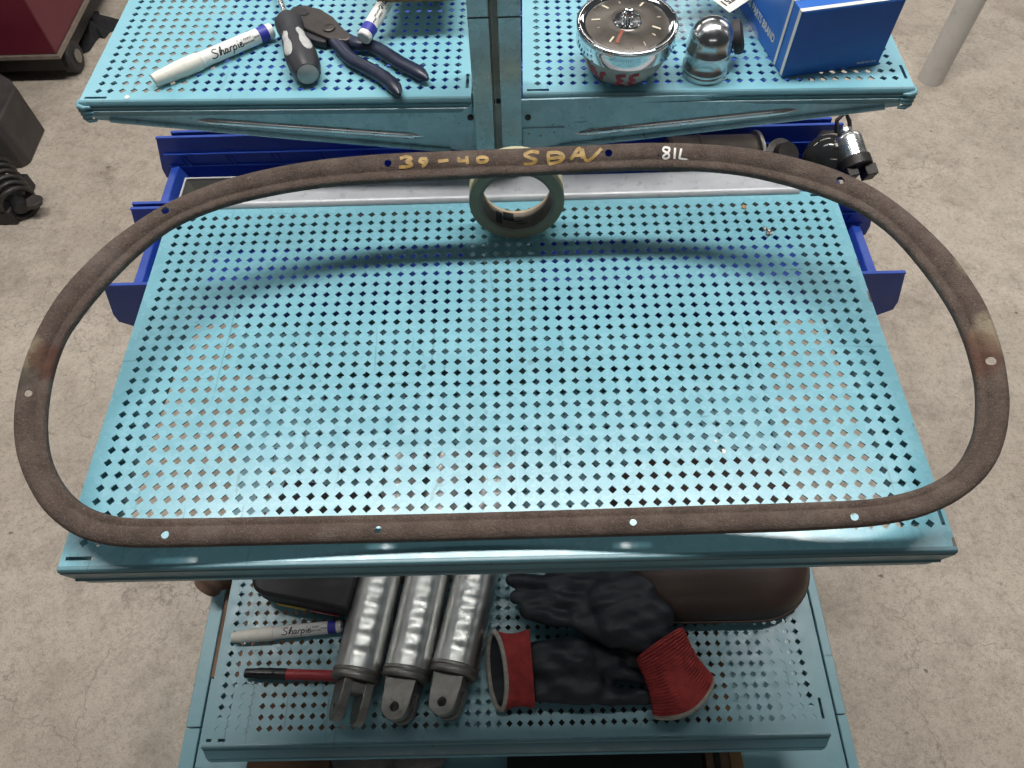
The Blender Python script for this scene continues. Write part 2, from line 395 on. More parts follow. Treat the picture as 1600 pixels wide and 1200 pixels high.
# ------------------------------------------------------------------ the rack
rack = thing('display_rack', 'aqua enamelled steel rack with perforated shelves on a slotted centre post', 'rack', (.362, .43, FLOOR))
H = .318*PITCH
def shelf(o, nc, nr, z, rotz, mat, lip_out, mL=.0160, mR=.0160, mF=.0205, mB=.0180, lip_h=.022, name='shelf_panel', miter=.011, mitL=None, mitR=None, crimp=0):
    """a punched shelf panel; o = position of the front left hole; real square holes set cornerwise, corner slots, folded edges"""
    T = .0014; p = PITCH; mb = MB(); vs = []; fs = []
    # plate with holes: every cell is 4 corners + 4 hole corners, top and underside, and the hole's walls
    gx = (np.arange(nc+1)-.5)*p; gy = (np.arange(nr+1)-.5)*p
    for zi, zz in enumerate((0.0, -T)):
        for j in range(nr+1):
            for i in range(nc+1): vs.append((gx[i], gy[j], zz))
    nC = (nc+1)*(nr+1); hb = len(vs)
    for j in range(nr):
        for i in range(nc):
            cx, cy = i*p, j*p
            for zz in (0.0, -T): vs += [(cx+H, cy, zz), (cx, cy+H, zz), (cx-H, cy, zz), (cx, cy-H, zz)]
    for j in range(nr):
        for i in range(nc):
            h0 = hb+(j*nc+i)*8
            c = [j*(nc+1)+i, j*(nc+1)+i+1, (j+1)*(nc+1)+i+1, (j+1)*(nc+1)+i]
            E_, N_, W_, S_ = h0, h0+1, h0+2, h0+3
            fs += [(c[0], c[1], S_), (c[1], E_, S_), (c[1], c[2], E_), (c[2], N_, E_), (c[2], c[3], N_), (c[3], W_, N_), (c[3], c[0], W_), (c[0], S_, W_)]
            d = [q+nC for q in c]; e_, n_, w_, s_ = h0+4, h0+5, h0+6, h0+7
            fs += [(d[1], d[0], s_), (e_, d[1], s_), (d[2], d[1], e_), (n_, d[2], e_), (d[3], d[2], n_), (w_, d[3], n_), (d[0], d[3], w_), (s_, d[0], w_)]
            fs += [(E_, N_, n_, e_), (N_, W_, w_, n_), (W_, S_, s_, w_), (S_, E_, e_, s_)]
    mb.add(vs, fs)
    X0, X1, Y0, Y1 = -mL, (nc-1)*p+mR, -mF, (nr-1)*p+mB
    x0, x1, y0, y1 = gx[0], gx[-1], gy[0], gy[-1]
    def plate(a, b, c_, d_): mb.box((a, b, -T), (c_, d_, 0))
    # margins, cut round the corner slots
    sw = .0034; sl = .0235
    sfy = (y0+Y0)/2-.0005
    def strip_x(ya, yb, slot):            # strip along x between ya, yb; slot = (xa, xb, yc)
        if slot:
            a, b, yc = slot
            plate(X0, ya, a, yb); plate(b, ya, X1, yb); plate(a, ya, b, yc-sw/2); plate(a, yc+sw/2, b, yb)
        else: plate(X0, ya, X1, yb)
    strip_x(Y0, y0, (-.0115, .0120, sfy)); strip_x(y1, Y1, ((nc-1)*p-.012, (nc-1)*p+.0115, (y1+Y1)/2))
    sx = (x1+X1)/2
    sa, sb = -.0015, .0220
    plate(X0, y0, x0, y1)
    plate(x1, y0, X1, sa); plate(x1, sb, X1, y1); plate(x1, sa, sx-sw/2, sb); plate(sx+sw/2, sa, X1, sb)
    # folded sides and back
    fh = max(.024, lip_h); fr = .019
    for xa, sg in ((X0, 1), (X1, -1)):
        a, b = sorted((xa, xa+sg*.0013)); mb.box((a, Y0+.001, -fh), (b, Y1, -T-.0001))
        a, b = sorted((xa+sg*.0013, xa+sg*fr)); mb.box((a, Y0+.034, -fh), (b, Y1-.002, -fh+.0013))
    mb.box((X0+.0014, Y1-.0013, -fh), (X1-.0014, Y1, -T-.0001)); mb.box((X0+fr, Y1-fr, -fh), (X1-fr, Y1-.0013, -fh+.0013))
    root = rack
    m = Matrix.Translation(Vector(o)) @ Matrix.Rotation(rotz, 4, 'Z')
    ob = mb.build(name, mat, rack, smooth=25)
    ob.matrix_local = Matrix.Translation(-OFF[rack.name]) @ m
    # undo the rack offset in the mesh: panel meshes live in the panel's own frame
    ob.data.transform(Matrix.Translation(OFF[rack.name]))
    # rolled front edge
    lp = MB(); s_ = lip_out; t = .0015
    prof = [(0, 0), (-.0015, .0003), (-.0032, 0), (-.0044, -.0013), (-.0050, -.0034), (-.0044, -.0050), (-.0052, -.0058),
            (-s_*.6-.0032, -lip_h*.50), (-s_*.6-.0048, -lip_h*.535), (-s_*.6-.0034, -lip_h*.57), (-s_*.85-.002, -lip_h*.62), (-s_-.001, -lip_h*.86), (-s_+.0006, -lip_h), (-s_+.003, -lip_h-.0006), (.012+.35*max(0, lip_h-.022)*2, -lip_h-.0006)]
    back = [(a+.0016, b+(.0012 if i > 11 else -.0003)) for i, (a, b) in enumerate(prof)][::-1]
    ring = prof+back; k = len(ring)
    mL_, mR_ = (miter if mitL is None else mitL), (miter if mitR is None else mitR)
    nx = 40; vv = []; ff = []
    for i in range(nx+1):
        f = i/nx
        for (a, b) in ring:
            dz = max(0, min(1, (-b-.0058)/(lip_h-.0058)))
            xa = X0+mL_*dz; xb = X1-mR_*dz
            vv.append((xa+(xb-xa)*f, Y0+a, b))
    for i in range(nx):
        for q in range(k):
            q2 = (q+1) % k; ff.append((i*k+q, (i+1)*k+q, (i+1)*k+q2, i*k+q2))
    ff.append(tuple(range(k))); ff.append(tuple(nx*k+q for q in range(k-1, -1, -1)))
    lp.add(vv, ff)
    lo = lp.build('front_lip', M['teal_lip_shaded'], ob, smooth=30)
    if crimp:                      # the folded, dented corner of the edge
        cr = MB(); xc = X0 if crimp < 0 else X1; g = -crimp
        for q in range(4):
            zc_ = -.004-.0046*q
            cr.tube([(xc-g*.0012, Y0+.010, zc_-.001), (xc-g*.0024, Y0+.001, zc_+.0006*(-1)**q), (xc-g*.0006, Y0-.0052, zc_), (xc+g*.005, Y0-.0072-.0006*q, zc_-.0008), (xc+g*.0115, Y0-.0062-.0003*q, zc_-.0016+.001*(-1)**q)], [.0016, .0028, .0031, .0027, .0012], 8)
        cr.build('crimped_corner', M['teal_crimp'], ob, smooth=60)
    bm = bmesh.new(); bm.from_mesh(lo.data); bmesh.ops.recalc_face_normals(bm, faces=bm.faces); bm.to_mesh(lo.data); bm.free()
    return ob
def in_rack_frame(ob, parent): pass
OFFZERO = Vector((0, 0, 0))
_old = MB.build
def _build(s, name, mat, parent=None, **kw):
    o = _old(s, name, mat, parent, **kw)
    return o
# work shelf, lower shelf, two upper side shelves, two side shelves under the bins
def mk(*a, **k):
    ob = shelf(*a, **k)
    for c in kids(ob): c.data.transform(Matrix.Translation(OFF.get(c.name, OFFZERO)))
    return ob
mk((0, 0, 0), 58, 31, 0, 0, M['teal_main'], .0020, lip_h=.042)
mk((0, -.0988, -.3775), 58, 38, 0, 0, M['teal'], .0165, mF=.0165)
mk((-.0617, .4606, .1116), 31, 34, 0, math.radians(-1.53), M['teal_top'], .0030, lip_h=.0185, mF=.0150, mitL=.004, mitR=.013, crimp=-1)
mk((.4051, .4683, .1004), 31, 34, 0, math.radians(-1.14), M['teal_top'], .0030, lip_h=.0185, mF=.0150, mitL=.016, mitR=.004, crimp=1)
mk((-.0617, .468, -.388), 31, 90, 0, 0, M['teal'], .0085)
mk((.4051, .468, -.388), 31, 90, 0, 0, M['teal'], .0085)

# post: two lipped channels either side of a slotted web
pb = MB(); PX0, PX1, PY = .3370, .3870, .4300
pb.box((PX0, PY, FLOOR+.02), (.3570, PY+.0018, .74)); pb.box((.3655, PY, FLOOR+.02), (PX1, PY+.0018, .74))
pb.box((PX0, PY+.0019, FLOOR+.02), (PX0+.0018, PY+.045, .74)); pb.box((PX1-.0018, PY+.0019, FLOOR+.02), (PX1, PY+.045, .74))
pb.box((.3552, PY+.0019, FLOOR+.02), (.3570, PY+.016, .74)); pb.box((.3655, PY+.0019, FLOOR+.02), (.3673, PY+.016, .74))
pb.build('upright_post', M['post'], rack, bevel=.0008)
web = MB(); zz = FLOOR+.03
while zz < .72:
    web.box((.3571, PY+.010, zz), (.3654, PY+.0115, zz+.118)); zz += .1255
web.box((.3592, PY+.0055, FLOOR+.03), (.3604, PY+.0098, .72))
web.build('slotted_web', M['zinc'], rack)
pl = MB(); pl.box((.3572, PY+.02, FLOOR+.03), (.3653, PY+.0212, .72)); pl.build('recess', M['slot_dark'], rack)
jt = MB(); jt.box((PX0-.0003, PY-.0007, .1995), (.3570, PY-.0001, .2005)); jt.box((.3655, PY-.0007, .1995), (PX1+.0003, PY-.0001, .2005)); jt.build('joint_line', M['slot_dark'], rack)

# tapering arms under the upper shelves
def arm(sign, tip, ztip, root, zroot, ztop0, ztop1):
    y = .447
    b = MB(); m = basis((0, y, 0), x=(1, 0, 0), y=(0, 0, 1))
    poly = [(root, ztop1), (root, zroot), (tip, ztip), (tip, ztop0)]
    b.prism(poly, 0, .0024, m)
    a = b.build('shelf_arm', M['teal_worn_lit'], rack, smooth=25)
    L = abs(root-tip)
    # rolled bottom flange
    f = MB(); f.tube([(tip+sign*L*.04, y-.004, ztip), (tip+sign*L*.5, y-.004, (ztip+zroot)/2), (root-sign*.03, y-.004, zroot+.004)], .0026, 8)
    f.build('arm_flange', M['teal_worn_lit'], a)
    # pressed rib, worn to bright metal
    r = MB(); pts = []; rs = []
    for i in range(13):
        t = i/12; u = .25+.62*t
        pts.append((tip+sign*L*u, y-.0005, ztip+(zroot-ztip)*u+.0105+.004*t)); rs.append(.0010+.0038*min(1, min(t, 1-t)*12))
    r.tube(pts, rs, 12, flat=1.0); r.build('arm_rib', M['steel'], a)
    g = MB(); mm = basis((0, y-.0008, 0), x=(1, 0, 0), y=(0, 0, 1))
    g.prism([(tip, ztop0-.001), (tip, ztip+.0005), (tip+sign*L*.30, ztip+(zroot-ztip)*.30+.0005), (tip+sign*L*.27, ztop0-.001)], -.0006, .0004, mm)
    g.build('arm_tip', M['grey_steel'], a)
    return a
aL = arm(1, -.072, .088, .3365, .031, .1085, .1085)
aR = arm(-1, .795, .077, .3875, .031, .0975, .0975)
gp = MB(); m = basis((0, .4445, 0), x=(1, 0, 0), y=(0, 0, 1))
gp.prism([(.3885, .062), (.3885, .026), (.425, .026), (.434, .062)], 0, .0018, m); gs = gp.build('gusset_plate', M['teal_worn_lit'], rack)
for x, z in ((.395, .055), (.408, .052), (.423, .056)):
    q = MB(); q.lathe([(0, .002), (.0021, .002), (.0019, .0035), (.0011, .0045), (0, .0048)][::-1] if False else [(.0022, 0), (.0020, .0012), (.0011, .0020), (0, .0022)], 10, basis((x, .4444, z), z=(0, -1, 0)))
    q.build('rivet', M['zinc'], gs)
for x, z in ((.3315, .078), (.394, .076)):
    q = MB(); q.lathe([(.0034, 0), (.0034, .004), (.0022, .0052), (0, .0054)], 12, basis((x, .4469, z), z=(0, -1, 0))); q.build('bolt', M['dark_iron'], rack)

# pale rolled rail behind the work shelf
rl = MB(); prof = []
for i in range(9):
    a = PI/2*i/8; prof.append((.3995+.010-.010*math.sin(PI/2-a*1) if False else .4035-.0075*math.cos(PI/2-a), .002+.0075*math.sin(PI/2-a)-.0005))
sect = [(.4300, .0060), (.4030, .0060)]+[(.4010-.006*math.sin(a), .0000+.006*math.cos(a)) for a in [PI/2*i/7 for i in range(8)]]+[(.3950, -.020), (.3970, -.020), (.3970, -.002), (.4300, .0035)]
k = len(sect); nx = 30
vs = [(.028+.672*i/nx, a, b) for i in range(nx+1) for a, b in sect]
fs = [(i*k+q, (i+1)*k+q, (i+1)*k+(q+1) % k, i*k+(q+1) % k) for i in range(nx) for q in range(k)]+[tuple(range(k)), tuple(nx*k+q for q in range(k-1, -1, -1))]
ro = rl.add(vs, fs).build('rear_rail', M['rail'], rack)
bm = bmesh.new(); bm.from_mesh(ro.data); bmesh.ops.recalc_face_normals(bm, faces=bm.faces); bm.to_mesh(ro.data); bm.free()
# arms that carry the work shelf and the lower shelf
for x in (.006, .716):
    for z, yf in ((-.0255, .03), (-.403, -.05)):
        b = MB(); m = basis((x, 0, z), x=(0, 1, 0), y=(0, 0, 1))
        b.prism([(.43, 0), (.43, -.055), (yf, -.012), (yf, 0)], 0, .0024, m); b.build('shelf_arm', M['teal_worn_lit'], rack)

# base deck with side rails and castors
BZ = -.49
bd = MB(); bd.box((-.066, -.30, BZ-.012), (.794, .86, BZ-.004)); bd.build('base_deck', M['teal'], rack)
for x0, x1 in ((-.0875, -.0672), (.7952, .8085)):
    for ya, yb in ((-.30, -.0815), (-.0800, .86)):
        b = MB(); b.box((x0, ya, BZ-.06), (x1, yb, BZ)); b.build('side_rail', M['teal'], rack, bevel=.0012)
for x in (-.03, .75):
    for y in (-.2, .78):
        c = MB(); c.lathe([(.012, -.014), (.04, -.014), (.045, -.008), (.045, .008), (.04, .014), (.012, .014)], 24, basis((x, y, FLOOR+.0452), z=(1, 0, 0)))
        w = c.build('castor', M['rubber'], rack)
        c = MB(); c.box((x-.02, y-.02, FLOOR+.0905), (x+.02, y+.02, BZ-.0125)); c.build('castor_stem', M['steel'], w)

# ------------------------------------------------------------------ the rusty window moulding
OUT = [(840,232.2),(980,225.6),(1050,225),(1120,228.2),(1187.5,236.2),(1262,253.2),(1319,272.7),(1375,301.6),(1431,344.2),(1487.5,400),(1523,450),(1541,481),(1557,522),(1569,564),(1576,611),(1577,640),(1572,680),(1559,718),(1533,754),(1490,786),(1440,807),(1390,818),(1340,823.7),(1240,829.5),(1140,832.8),(1000,837),(840,841.3),(590,847.8),(400,852),(280,855),(192.5,854.5),(140,845.5),(105,829.5),(70,799.5),(49,767),(33,731),(24.5,695),(22.7,652),(29.5,603),(42,558),(59,518),(79,482),(103,448),(138,410.5),(178,374.5),(250,325.5),(325,291.7),(400,269.8),(475,255),(550,245.8),(625,240.6),(700,237.4)]
INN = [(875,269.8),(980,264.6),(1050,263.9),(1120,267),(1187.5,277),(1262,296.6),(1319,317.8),(1358.7,339),(1401,373),(1450,431),(1485,484),(1504,525),(1515.5,560.5),(1523.5,597),(1525.5,634),(1523,667),(1514.5,694),(1500,720.5),(1477,742.5),(1440,761),(1390,774.5),(1340,780.7),(1240,785),(1140,788),(1000,792.2),(840,797.4),(640,802.8),(440,806.3),(300,808.9),(212,809),(175,804.8),(140,793.5),(112,773.5),(91.5,746),(79,717),(73.5,686),(73,648),(79,602.5),(90.5,559),(105,525.5),(120,503),(141,475),(177,434),(219,393.5),(272,353.5),(338,325.5),(400,308.5),(475,294.5),(550,286.4),(700,278.3)]
def mz(x, y):                # the moulding leans back on the tape roll and is bowed, its ends raised
    return .014+.262*max(y, -.05)+.17*(x-.37)**2+.08*max(0, x-.37)*max(0, 1-max(y, 0)/.30)
def on_bow(u, v):
    p = at(u, v, z=.05)
    for _ in range(12): p = at(u, v, z=mz(p.x, p.y))
    return np.array(p)
NS = 300
Oo = spline([on_bow(*p) for p in OUT], NS, True); Id = spline([on_bow(*p) for p in INN], 2400, True)
idx = []
for p in Oo: idx.append(int(np.argmin(((Id-p)**2).sum(1))))
ang = np.unwrap(np.array(idx)*2*PI/2400)
for _ in range(6): 
    lin = np.linspace(0, ang[-1]+(2*PI*round((ang[-1]-ang[0])/(2*PI)+.002))*0-ang[0], 1)
    ext = np.r_[ang[-3:]-2*PI, ang, ang[:3]+2*PI]; ang = np.convolve(ext, np.ones(7)/7, 'valid')
Ii = np.stack([np.interp((ang/(2*PI)*2400) % 2400, np.arange(2401), np.r_[Id[:, j], Id[0, j]]) for j in range(3)], 1)
PROF = [(0, -.0080), (.010, -.0036), (.035, -.0010), (.10, .0006), (.22, .0018), (.38, .0021), (.52, .0014), (.62, .0000), (.67, -.0013), (.70, -.0018), (.735, -.0016), (.82, -.0012), (.90, -.0014), (.955, -.0022), (.985, -.0040), (1.0, -.0075)]
UND = [(.985, -.0080), (.93, -.0046), (.82, -.0030), (.70, -.0037), (.58, -.0016), (.40, .0012), (.22, .0010), (.08, -.0024), (.02, -.0080)]
vs = []; fs = []; ring = PROF+UND; k = len(ring)
for i in range(NS):
    w = Ii[i]-Oo[i]; tan = Oo[(i+1) % NS]-Oo[i-1]; n = np.cross(tan, w); n /= np.linalg.norm(n)
    if n[2] < 0: n = -n
    for u, h in ring: vs.append(tuple(Oo[i]+w*u+n*(h+.004)))
for i in range(NS):
    j = (i+1) % NS
    for q in range(k): fs.append((i*k+q, j*k+q, j*k+(q+1) % k, i*k+(q+1) % k))
mo = MB().add(vs, fs).build('window_moulding', M['rust'], None, smooth=50)
bm = bmesh.new(); bm.from_mesh(mo.data); bmesh.ops.recalc_face_normals(bm, faces=bm.faces); bm.to_mesh(mo.data); bm.free()
tree = BVHTree.FromPolygons([Vector(v) for v in vs], fs)
def on_mould(u, v, lift=.0004):
    d = ray(u, v).normalized(); h = tree.ray_cast(Vector(CAM), d)
    if h[0] is None:
        return Vector(on_bow(u, v))
    n = h[1] if h[1].dot(d) < 0 else -h[1]
    return h[0]+n*lift
cut = MB(); HOLES = [(43.5, 614.5, 4.6), (258, 328.5, 5.2), (606, 254.5, 5.4), (951, 238.5, 5.6), (1029, 243, 1.6), (1313, 281.5, 5.6), (1549.5, 563.5, 6.2), (1335.5, 807, 5.6), (989.5, 816, 5.4), (590.5, 827.5, 5.4), (257.5, 835.5, 5.4)]
for u, v, rp in HOLES:
    c = on_mould(u, v); j = int(np.argmin(((.55*(Oo+Ii)*.9090909-np.array(c))**2).sum(1)))
    w = Vector(Ii[j]-Oo[j]); tn = Vector(Oo[(j+1) % NS]-Oo[j-1]); n = tn.cross(w).normalized()
    if n.z < 0: n = -n
    r = rp*(c-Vector(CAM)).length/FPX
    cut.lathe([(r, -.03), (r, .03)], 18, basis(c, z=n))
co = cut.build('cutter', None)
bo = mo.modifiers.new('holes', 'BOOLEAN'); bo.operation = 'DIFFERENCE'; bo.object = co; bo.solver = 'EXACT'
new = baked(mo); mo.modifiers.clear(); old = mo.data; mo.data = new; bpy.data.meshes.remove(old); bpy.data.objects.remove(co)
mo.data.set_sharp_from_angle(angle=math.radians(50))
tag(mo, 'rusty brown oval window moulding with screw holes, leaning on the tape roll over the work shelf', 'window moulding')
pen = MB()
Z6 = lambda pts: [(560+x/2.857, 200+y/2.857) for x, y in pts]
for st in ([(186,137),(215,129),(236,139),(214,150),(238,161),(222,172),(182,175)], [(308,139),(283,138),(274,150),(298,154),(307,140),(300,160),(284,173)], [(356,149),(402,144)],
           [(452,133),(449,148),(492,143)], [(484,127),(487,162)], [(530,142),(540,153),(562,152),(577,140),(560,131),(538,133),(529,143)],
           [(806,111),(772,107),(742,121),(768,134),(793,144),(776,159),(738,161)], [(846,113),(850,160)], [(843,113),(888,110),(916,126),(898,150),(849,162)], [(853,136),(912,131)],
           [(948,142),(985,92),(1001,136)], [(956,125),(1008,119)], [(999,95),(1022,148),(1086,92)]):
    ribbon(pen, Z6(st), 5.0, lambda a, b: on_mould(a, b))
pen.build('yellow_writing', M['yellow_paint'], mo)
pen = MB()
Z8 = lambda pts: [(1000+x/2.667, y/2.667) for x, y in pts]
for st in ([(124,619),(103,615),(97,628),(118,641),(119,656),(103,661),(97,651),(118,634),(124,619)], [(146,617),(143,662)], [(172,620),(163,661)], [(163,660),(197,665)]):
    ribbon(pen, Z8(st), 3.4, lambda a, b: on_mould(a, b, .0005))
pen.build('white_writing', M['white_paint'], mo)

# ------------------------------------------------------------------ masking tape roll standing on its edge
TC = Vector((.3795, .3550, .0501)); tape = thing('tape_roll', 'roll of cream masking tape standing on edge under the rusty moulding', 'tape', (TC.x, TC.y, 0))
lean = Matrix.Rotation(math.radians(-3.5), 4, 'X')
tm = Matrix.Translation(TC) @ lean @ basis((0, 0, 0), x=(1, 0, 0), z=(0, -1, 0)); hw = .0140; RO = .0497
a = MB().lathe([(.0400, -hw), (RO-.0006, -hw), (RO, -hw+.0008), (RO, hw-.0008), (RO-.0006, hw), (.0400, hw)], 72, tm, closed=True); rollo = a.build('tape_winding', M['tape'], tape)
a = MB()
prof = [(.0398, hw+.0002)]+[(.0398+(RO-.0402)*i/16, hw+.00025+(.00018 if i % 2 else 0)) for i in range(1, 17)]+[(RO-.0006, hw-.0001), (.0398, hw-.0002)]
a.lathe(prof, 72, tm, closed=True); a.build('winding_face', M['tape_side'], rollo)
a = MB().lathe([(.0366, -hw-.0003), (.0399, -hw-.0003), (.0399, hw+.0004), (.0366, hw+.0004)], 72, tm, closed=True); co_ = a.build('cardboard_core', M['core'], tape)
a = MB().lathe([(.0362, -hw-.0006), (.0399, -hw-.0008), (.0399, -hw+.004), (.0362, -hw+.003)], 72, tm, closed=True); a.build('core_rim', M['core_edge'], co_)
lab = MB()
def on_core(u, v):               # u along the circumference, v along the axis, inside surface
    th = u/.0365; return tm @ Vector((.0364*math.cos(th), .0364*math.sin(th), v))
for u0, u1, v0, v1 in ((-.082, -.074, -.008, .010), (-.073, -.061, -.012, .002)):
    for q in range(6):
        ua = u0+(u1-u0)*q/6; ub = u0+(u1-u0)*(q+1)/6
        lab.add([on_core(ua, v0), on_core(ub, v0), on_core(ub, v1), on_core(ua, v1)], [(0, 1, 2, 3)])
for u0, v0, L in ((-.0600, -.004, .007), (-.0605, .002, .010), (-.058, .006, .012)):
    ribbon(lab, [(u0, v0), (u0+L, v0)], .0014, on_core)
lab.build('core_print', M['ink'], co_)

# ------------------------------------------------------------------ paint markers
SHARP = [[(.92,.93),(.55,1.08),(.25,.86),(.48,.58),(.78,.36),(.62,.06),(.2,-.02),(-.05,.14)], [(1.05,0),(1.3,.85),(1.52,1.12),(1.42,.7),(1.2,.05)], [(1.22,.2),(1.45,.52),(1.65,.44),(1.58,.02),(1.8,.1)],
         [(2.25,.46),(2.0,.5),(1.85,.2),(2.02,.0),(2.22,.3)], [(2.27,.48),(2.2,.06),(2.45,.08)], [(2.5,.0),(2.62,.5)], [(2.58,.3),(2.75,.52),(2.95,.46)], [(2.85,-.5),(3.1,.52)], [(3.06,.35),(3.35,.52),(3.48,.3),(3.3,0),(3.05,.08)],
         [(3.78,.5),(3.74,.06),(3.9,.08)], [(3.84,.80),(3.90,.92)], [(4.02,.24),(4.30,.34),(4.22,.54),(4.04,.36),(4.06,.06),(4.32,.0),(4.55,.22)]]
def make_marker(label):
    t = thing('paint_marker', label, 'marker', (0, 0, 0), 'white paint markers on the rack')
    Rb = .0080
    MB().lathe([(0, .0020), (.0052, .0016), (.0062, .0000), (.0066, .0010), (.0080, .016), (.0089, .030), (.0091, .048), (.0089, .0525), (.0078, .0528)] if False else
               [(.0058, 0), (.0064, .0006), (.0070, .006), (.0083, .022), (.0090, .036), (.0091, .050), (.0088, .0535), (.0070, .0537)], 28).build('cap', M['cap_white'], t)
    MB().lathe([(.0070, .0538), (.0083, .0539), (.0083, .0565), (Rb, .0570), (Rb, .1230)], 28).build('barrel', M['white'], t)
    for z in (.0580, .0600):
        MB().lathe([(Rb, z), (Rb+.0002, z+.0002), (Rb+.0002, z+.0006), (Rb, z+.0008)], 28).build('collar_ring', M['white'], t)
    MB().lathe([(Rb+.0001, .1231), (Rb+.0001, .1335)], 28).build('colour_band', M['band_blue'], t)
    MB().lathe([(Rb-.0002, .1336), (Rb-.0002, .1390), (Rb-.0012, .1402), (.0052, .1402), (.0048, .1394), (0, .1392)], 28).build('end_plug', M['white'], t)
    # barrel lettering: local z runs along the pen, local x faces up
    def on(u, v): a = -v/(Rb+.00022); return Vector(((Rb+.00022)*math.cos(a), (Rb+.00022)*math.sin(a), u))
    s = MB(); k = .0082
    for st in SHARP: ribbon(s, [(.0655+x*k, -.0035+y*k) for x, y in st], .00115, on)
    s.build('script_logo', M['ink'], t)
    s = MB()
    write(s, 'PAINT', .0034, lambda x, y: on(.1040+x, .0012+y), .0095); write(s, 'PEINTURE', .0026, lambda x, y: on(.1030+x, -.0030+y), .0115)
    write(s, 'MEDIUM', .0024, lambda x, y: on(.1160+x, -.0008+y), .0062)
    ribbon(s, [(.1018, -.0035), (.1018, .0045)], .0003, on); ribbon(s, [(.1152, -.0035), (.1152, .0045)], .0003, on)
    s.build('barrel_print', M['ink'], t)
    return t
def pen_matrix(cap, tail):
    z = (tail-cap).normalized(); x = Vector(CAM)-(cap+tail)/2; x = (x-z*x.dot(z)).normalized(); y = z.cross(x)
    m = Matrix((x, y, z)).transposed().to_4x4(); m.translation = cap; return m
pm = make_marker('white paint marker with a blue band, left of the screwdriver on the upper shelf')
zt = .1116+.0095
m1 = pen_matrix(at(240, 126, z=zt-.001), at(427, 46, z=zt))
m2 = pen_matrix(at(659.7, -90, z=.158), at(568, 60, z=.130)); m2.translation = at(568, 60, z=.132)-Vector((m2[0][2], m2[1][2], m2[2][2]))*.140
copy_thing(pm, m2, 'smudged paint marker lying across the pliers under the cardboard box, end plug forward')
copy_thing(pm, pen_matrix(at(363, 996, z=-.3775+.0092), at(545, 977, z=-.3775+.0092)), 'white paint marker on the lower shelf beside the metal cylinders')
pm.matrix_world = m1

# ------------------------------------------------------------------ red marker with black cap
t = thing('felt_marker', 'red marker with a ribbed black cap, half under the first metal cylinder', 'marker', tuple(at(450, 1058, z=-.3775)))
a = at(383, 1052, z=-.3698); b = at(530, 1056, z=-.3698); d = (b-a).normalized(); mm = basis(a, z=d, x=(0, 0, 1))
MB().lathe([(.0050, 0), (.0058, .001), (.0062, .010), (.0068, .0155), (.0074, .020), (.0074, .052), (.0070, .0525)], 20, mm).build('cap', M['marker_black'], t)
MB().lathe([(.0066, .0526), (.0066, .118), (.0055, .122), (0, .122)], 20, mm).build('barrel', M['marker_red'], t)
c = MB(); c.box((.0072, -.0016, .006), (.0098, .0016, .038), mm); c.build('clip', M['marker_black'], t, bevel=.0006)

# ------------------------------------------------------------------ screwdriver
butt = at(481, 116, z=.1116+.0150); neck = at(450, 33, z=.1116+.0150); d = (neck-butt).normalized()
t = thing('screwdriver', 'screwdriver with charcoal handle and light grey grip inserts on the upper shelf', 'screwdriver', (butt.x, butt.y, .1116))
L = (neck-butt).length; mm = basis(butt, z=d, x=Vector(CAM)-butt)
hr = [(.0105, 0), (.0128, .006), (.0150, .018), (.0154, .030), (.0140, .046), (.0122, L*.62), (.0112, L*.72), (.0120, L*.80), (.0138, L*.90), (.0132, L*.96), (.0090, L)]
hr = [(q*1.14, z) for q, z in hr]
MB().lathe(hr, 32, mm, rfun=lambda r, a, z: r*(1+.035*math.cos(6*a))).build('handle', M['dark_grip'], t)
def hrad(z): return float(np.interp(z, [h[1] for h in hr], [h[0] for h in hr]))
for a0 in (-.62, .62):
    g = MB(); vs = []; fs = []
    n1, n2 = 14, 7
    for i in range(n1+1):
        z = .020+(L*.66-.020)*i/n1; tt = i/n1
        wd = .36*math.sqrt(max(.02, 1-(2*tt-1)**4))*(1.0-.35*math.exp(-((tt-.62)/.16)**2))
        for j in range(n2+1):
            an = a0+wd*(2*j/n2-1); rr = hrad(z)*(1+.035*math.cos(6*an))+.0003+.0008*math.sin(PI*j/n2)
            vs.append((rr*math.cos(an), rr*math.sin(an), z))
    for i in range(n1):
        for j in range(n2): fs.append((i*(n2+1)+j, i*(n2+1)+j+1, (i+1)*(n2+1)+j+1, (i+1)*(n2+1)+j))
    g.add(vs, fs, mm).build('grip_insert', M['grey_grip'], t)
MB().lathe([(0, -.0022), (.004, -.002), (.0090, -.0008), (.0112, 0), (.0120, .0012), (.0110, .002)], 28, mm).build('butt_cap', M['grey_grip'], t)
MB().lathe([(.0032, L-.001), (.0032, L+.11), (.0022, L+.125), (.0006, L+.13)], 16, mm).build('shank', M['steel'], t)

# ------------------------------------------------------------------ combination pliers
base = at(520, 60, z=.1116); t = thing('pliers', 'combination pliers with navy dipped handles on the upper shelf', 'pliers', tuple(base))
hz = .1116+.0085
def fl_(pts, z): return [tuple(at(u, v, z=z)) for u, v in pts]
up1 = fl_([(446,20),(457,8),(476,6),(500,12),(520,24),(536,42),(552,55),(540,62),(520,60),(505,55),(488,48),(470,40),(455,30)], hz+.006)
def slab(poly, z0, z1, hole=None):
    mb = MB(); P = [(p[0], p[1]) for p in poly]; mb.prism(P, z0, z1); return mb
jw = slab(up1, hz-.007, hz+.005).build('jaw', M['plier_steel'], t, bevel=.0018)
wn = fl_([(457,16),(464,10),(478,13),(483,20),(476,24),(464,22)], hz+.0056); 
slab(wn, hz+.0046, hz+.0056).build('jaw_window', M['black_paint'], jw)
lower = fl_([(470,42),(488,46),(505,52),(514,58),(508,68),(490,64),(476,58),(466,50)], hz)
slab(lower, hz-.007, hz+.0015).build('jaw', M['dark_grip'], t, bevel=.0015)
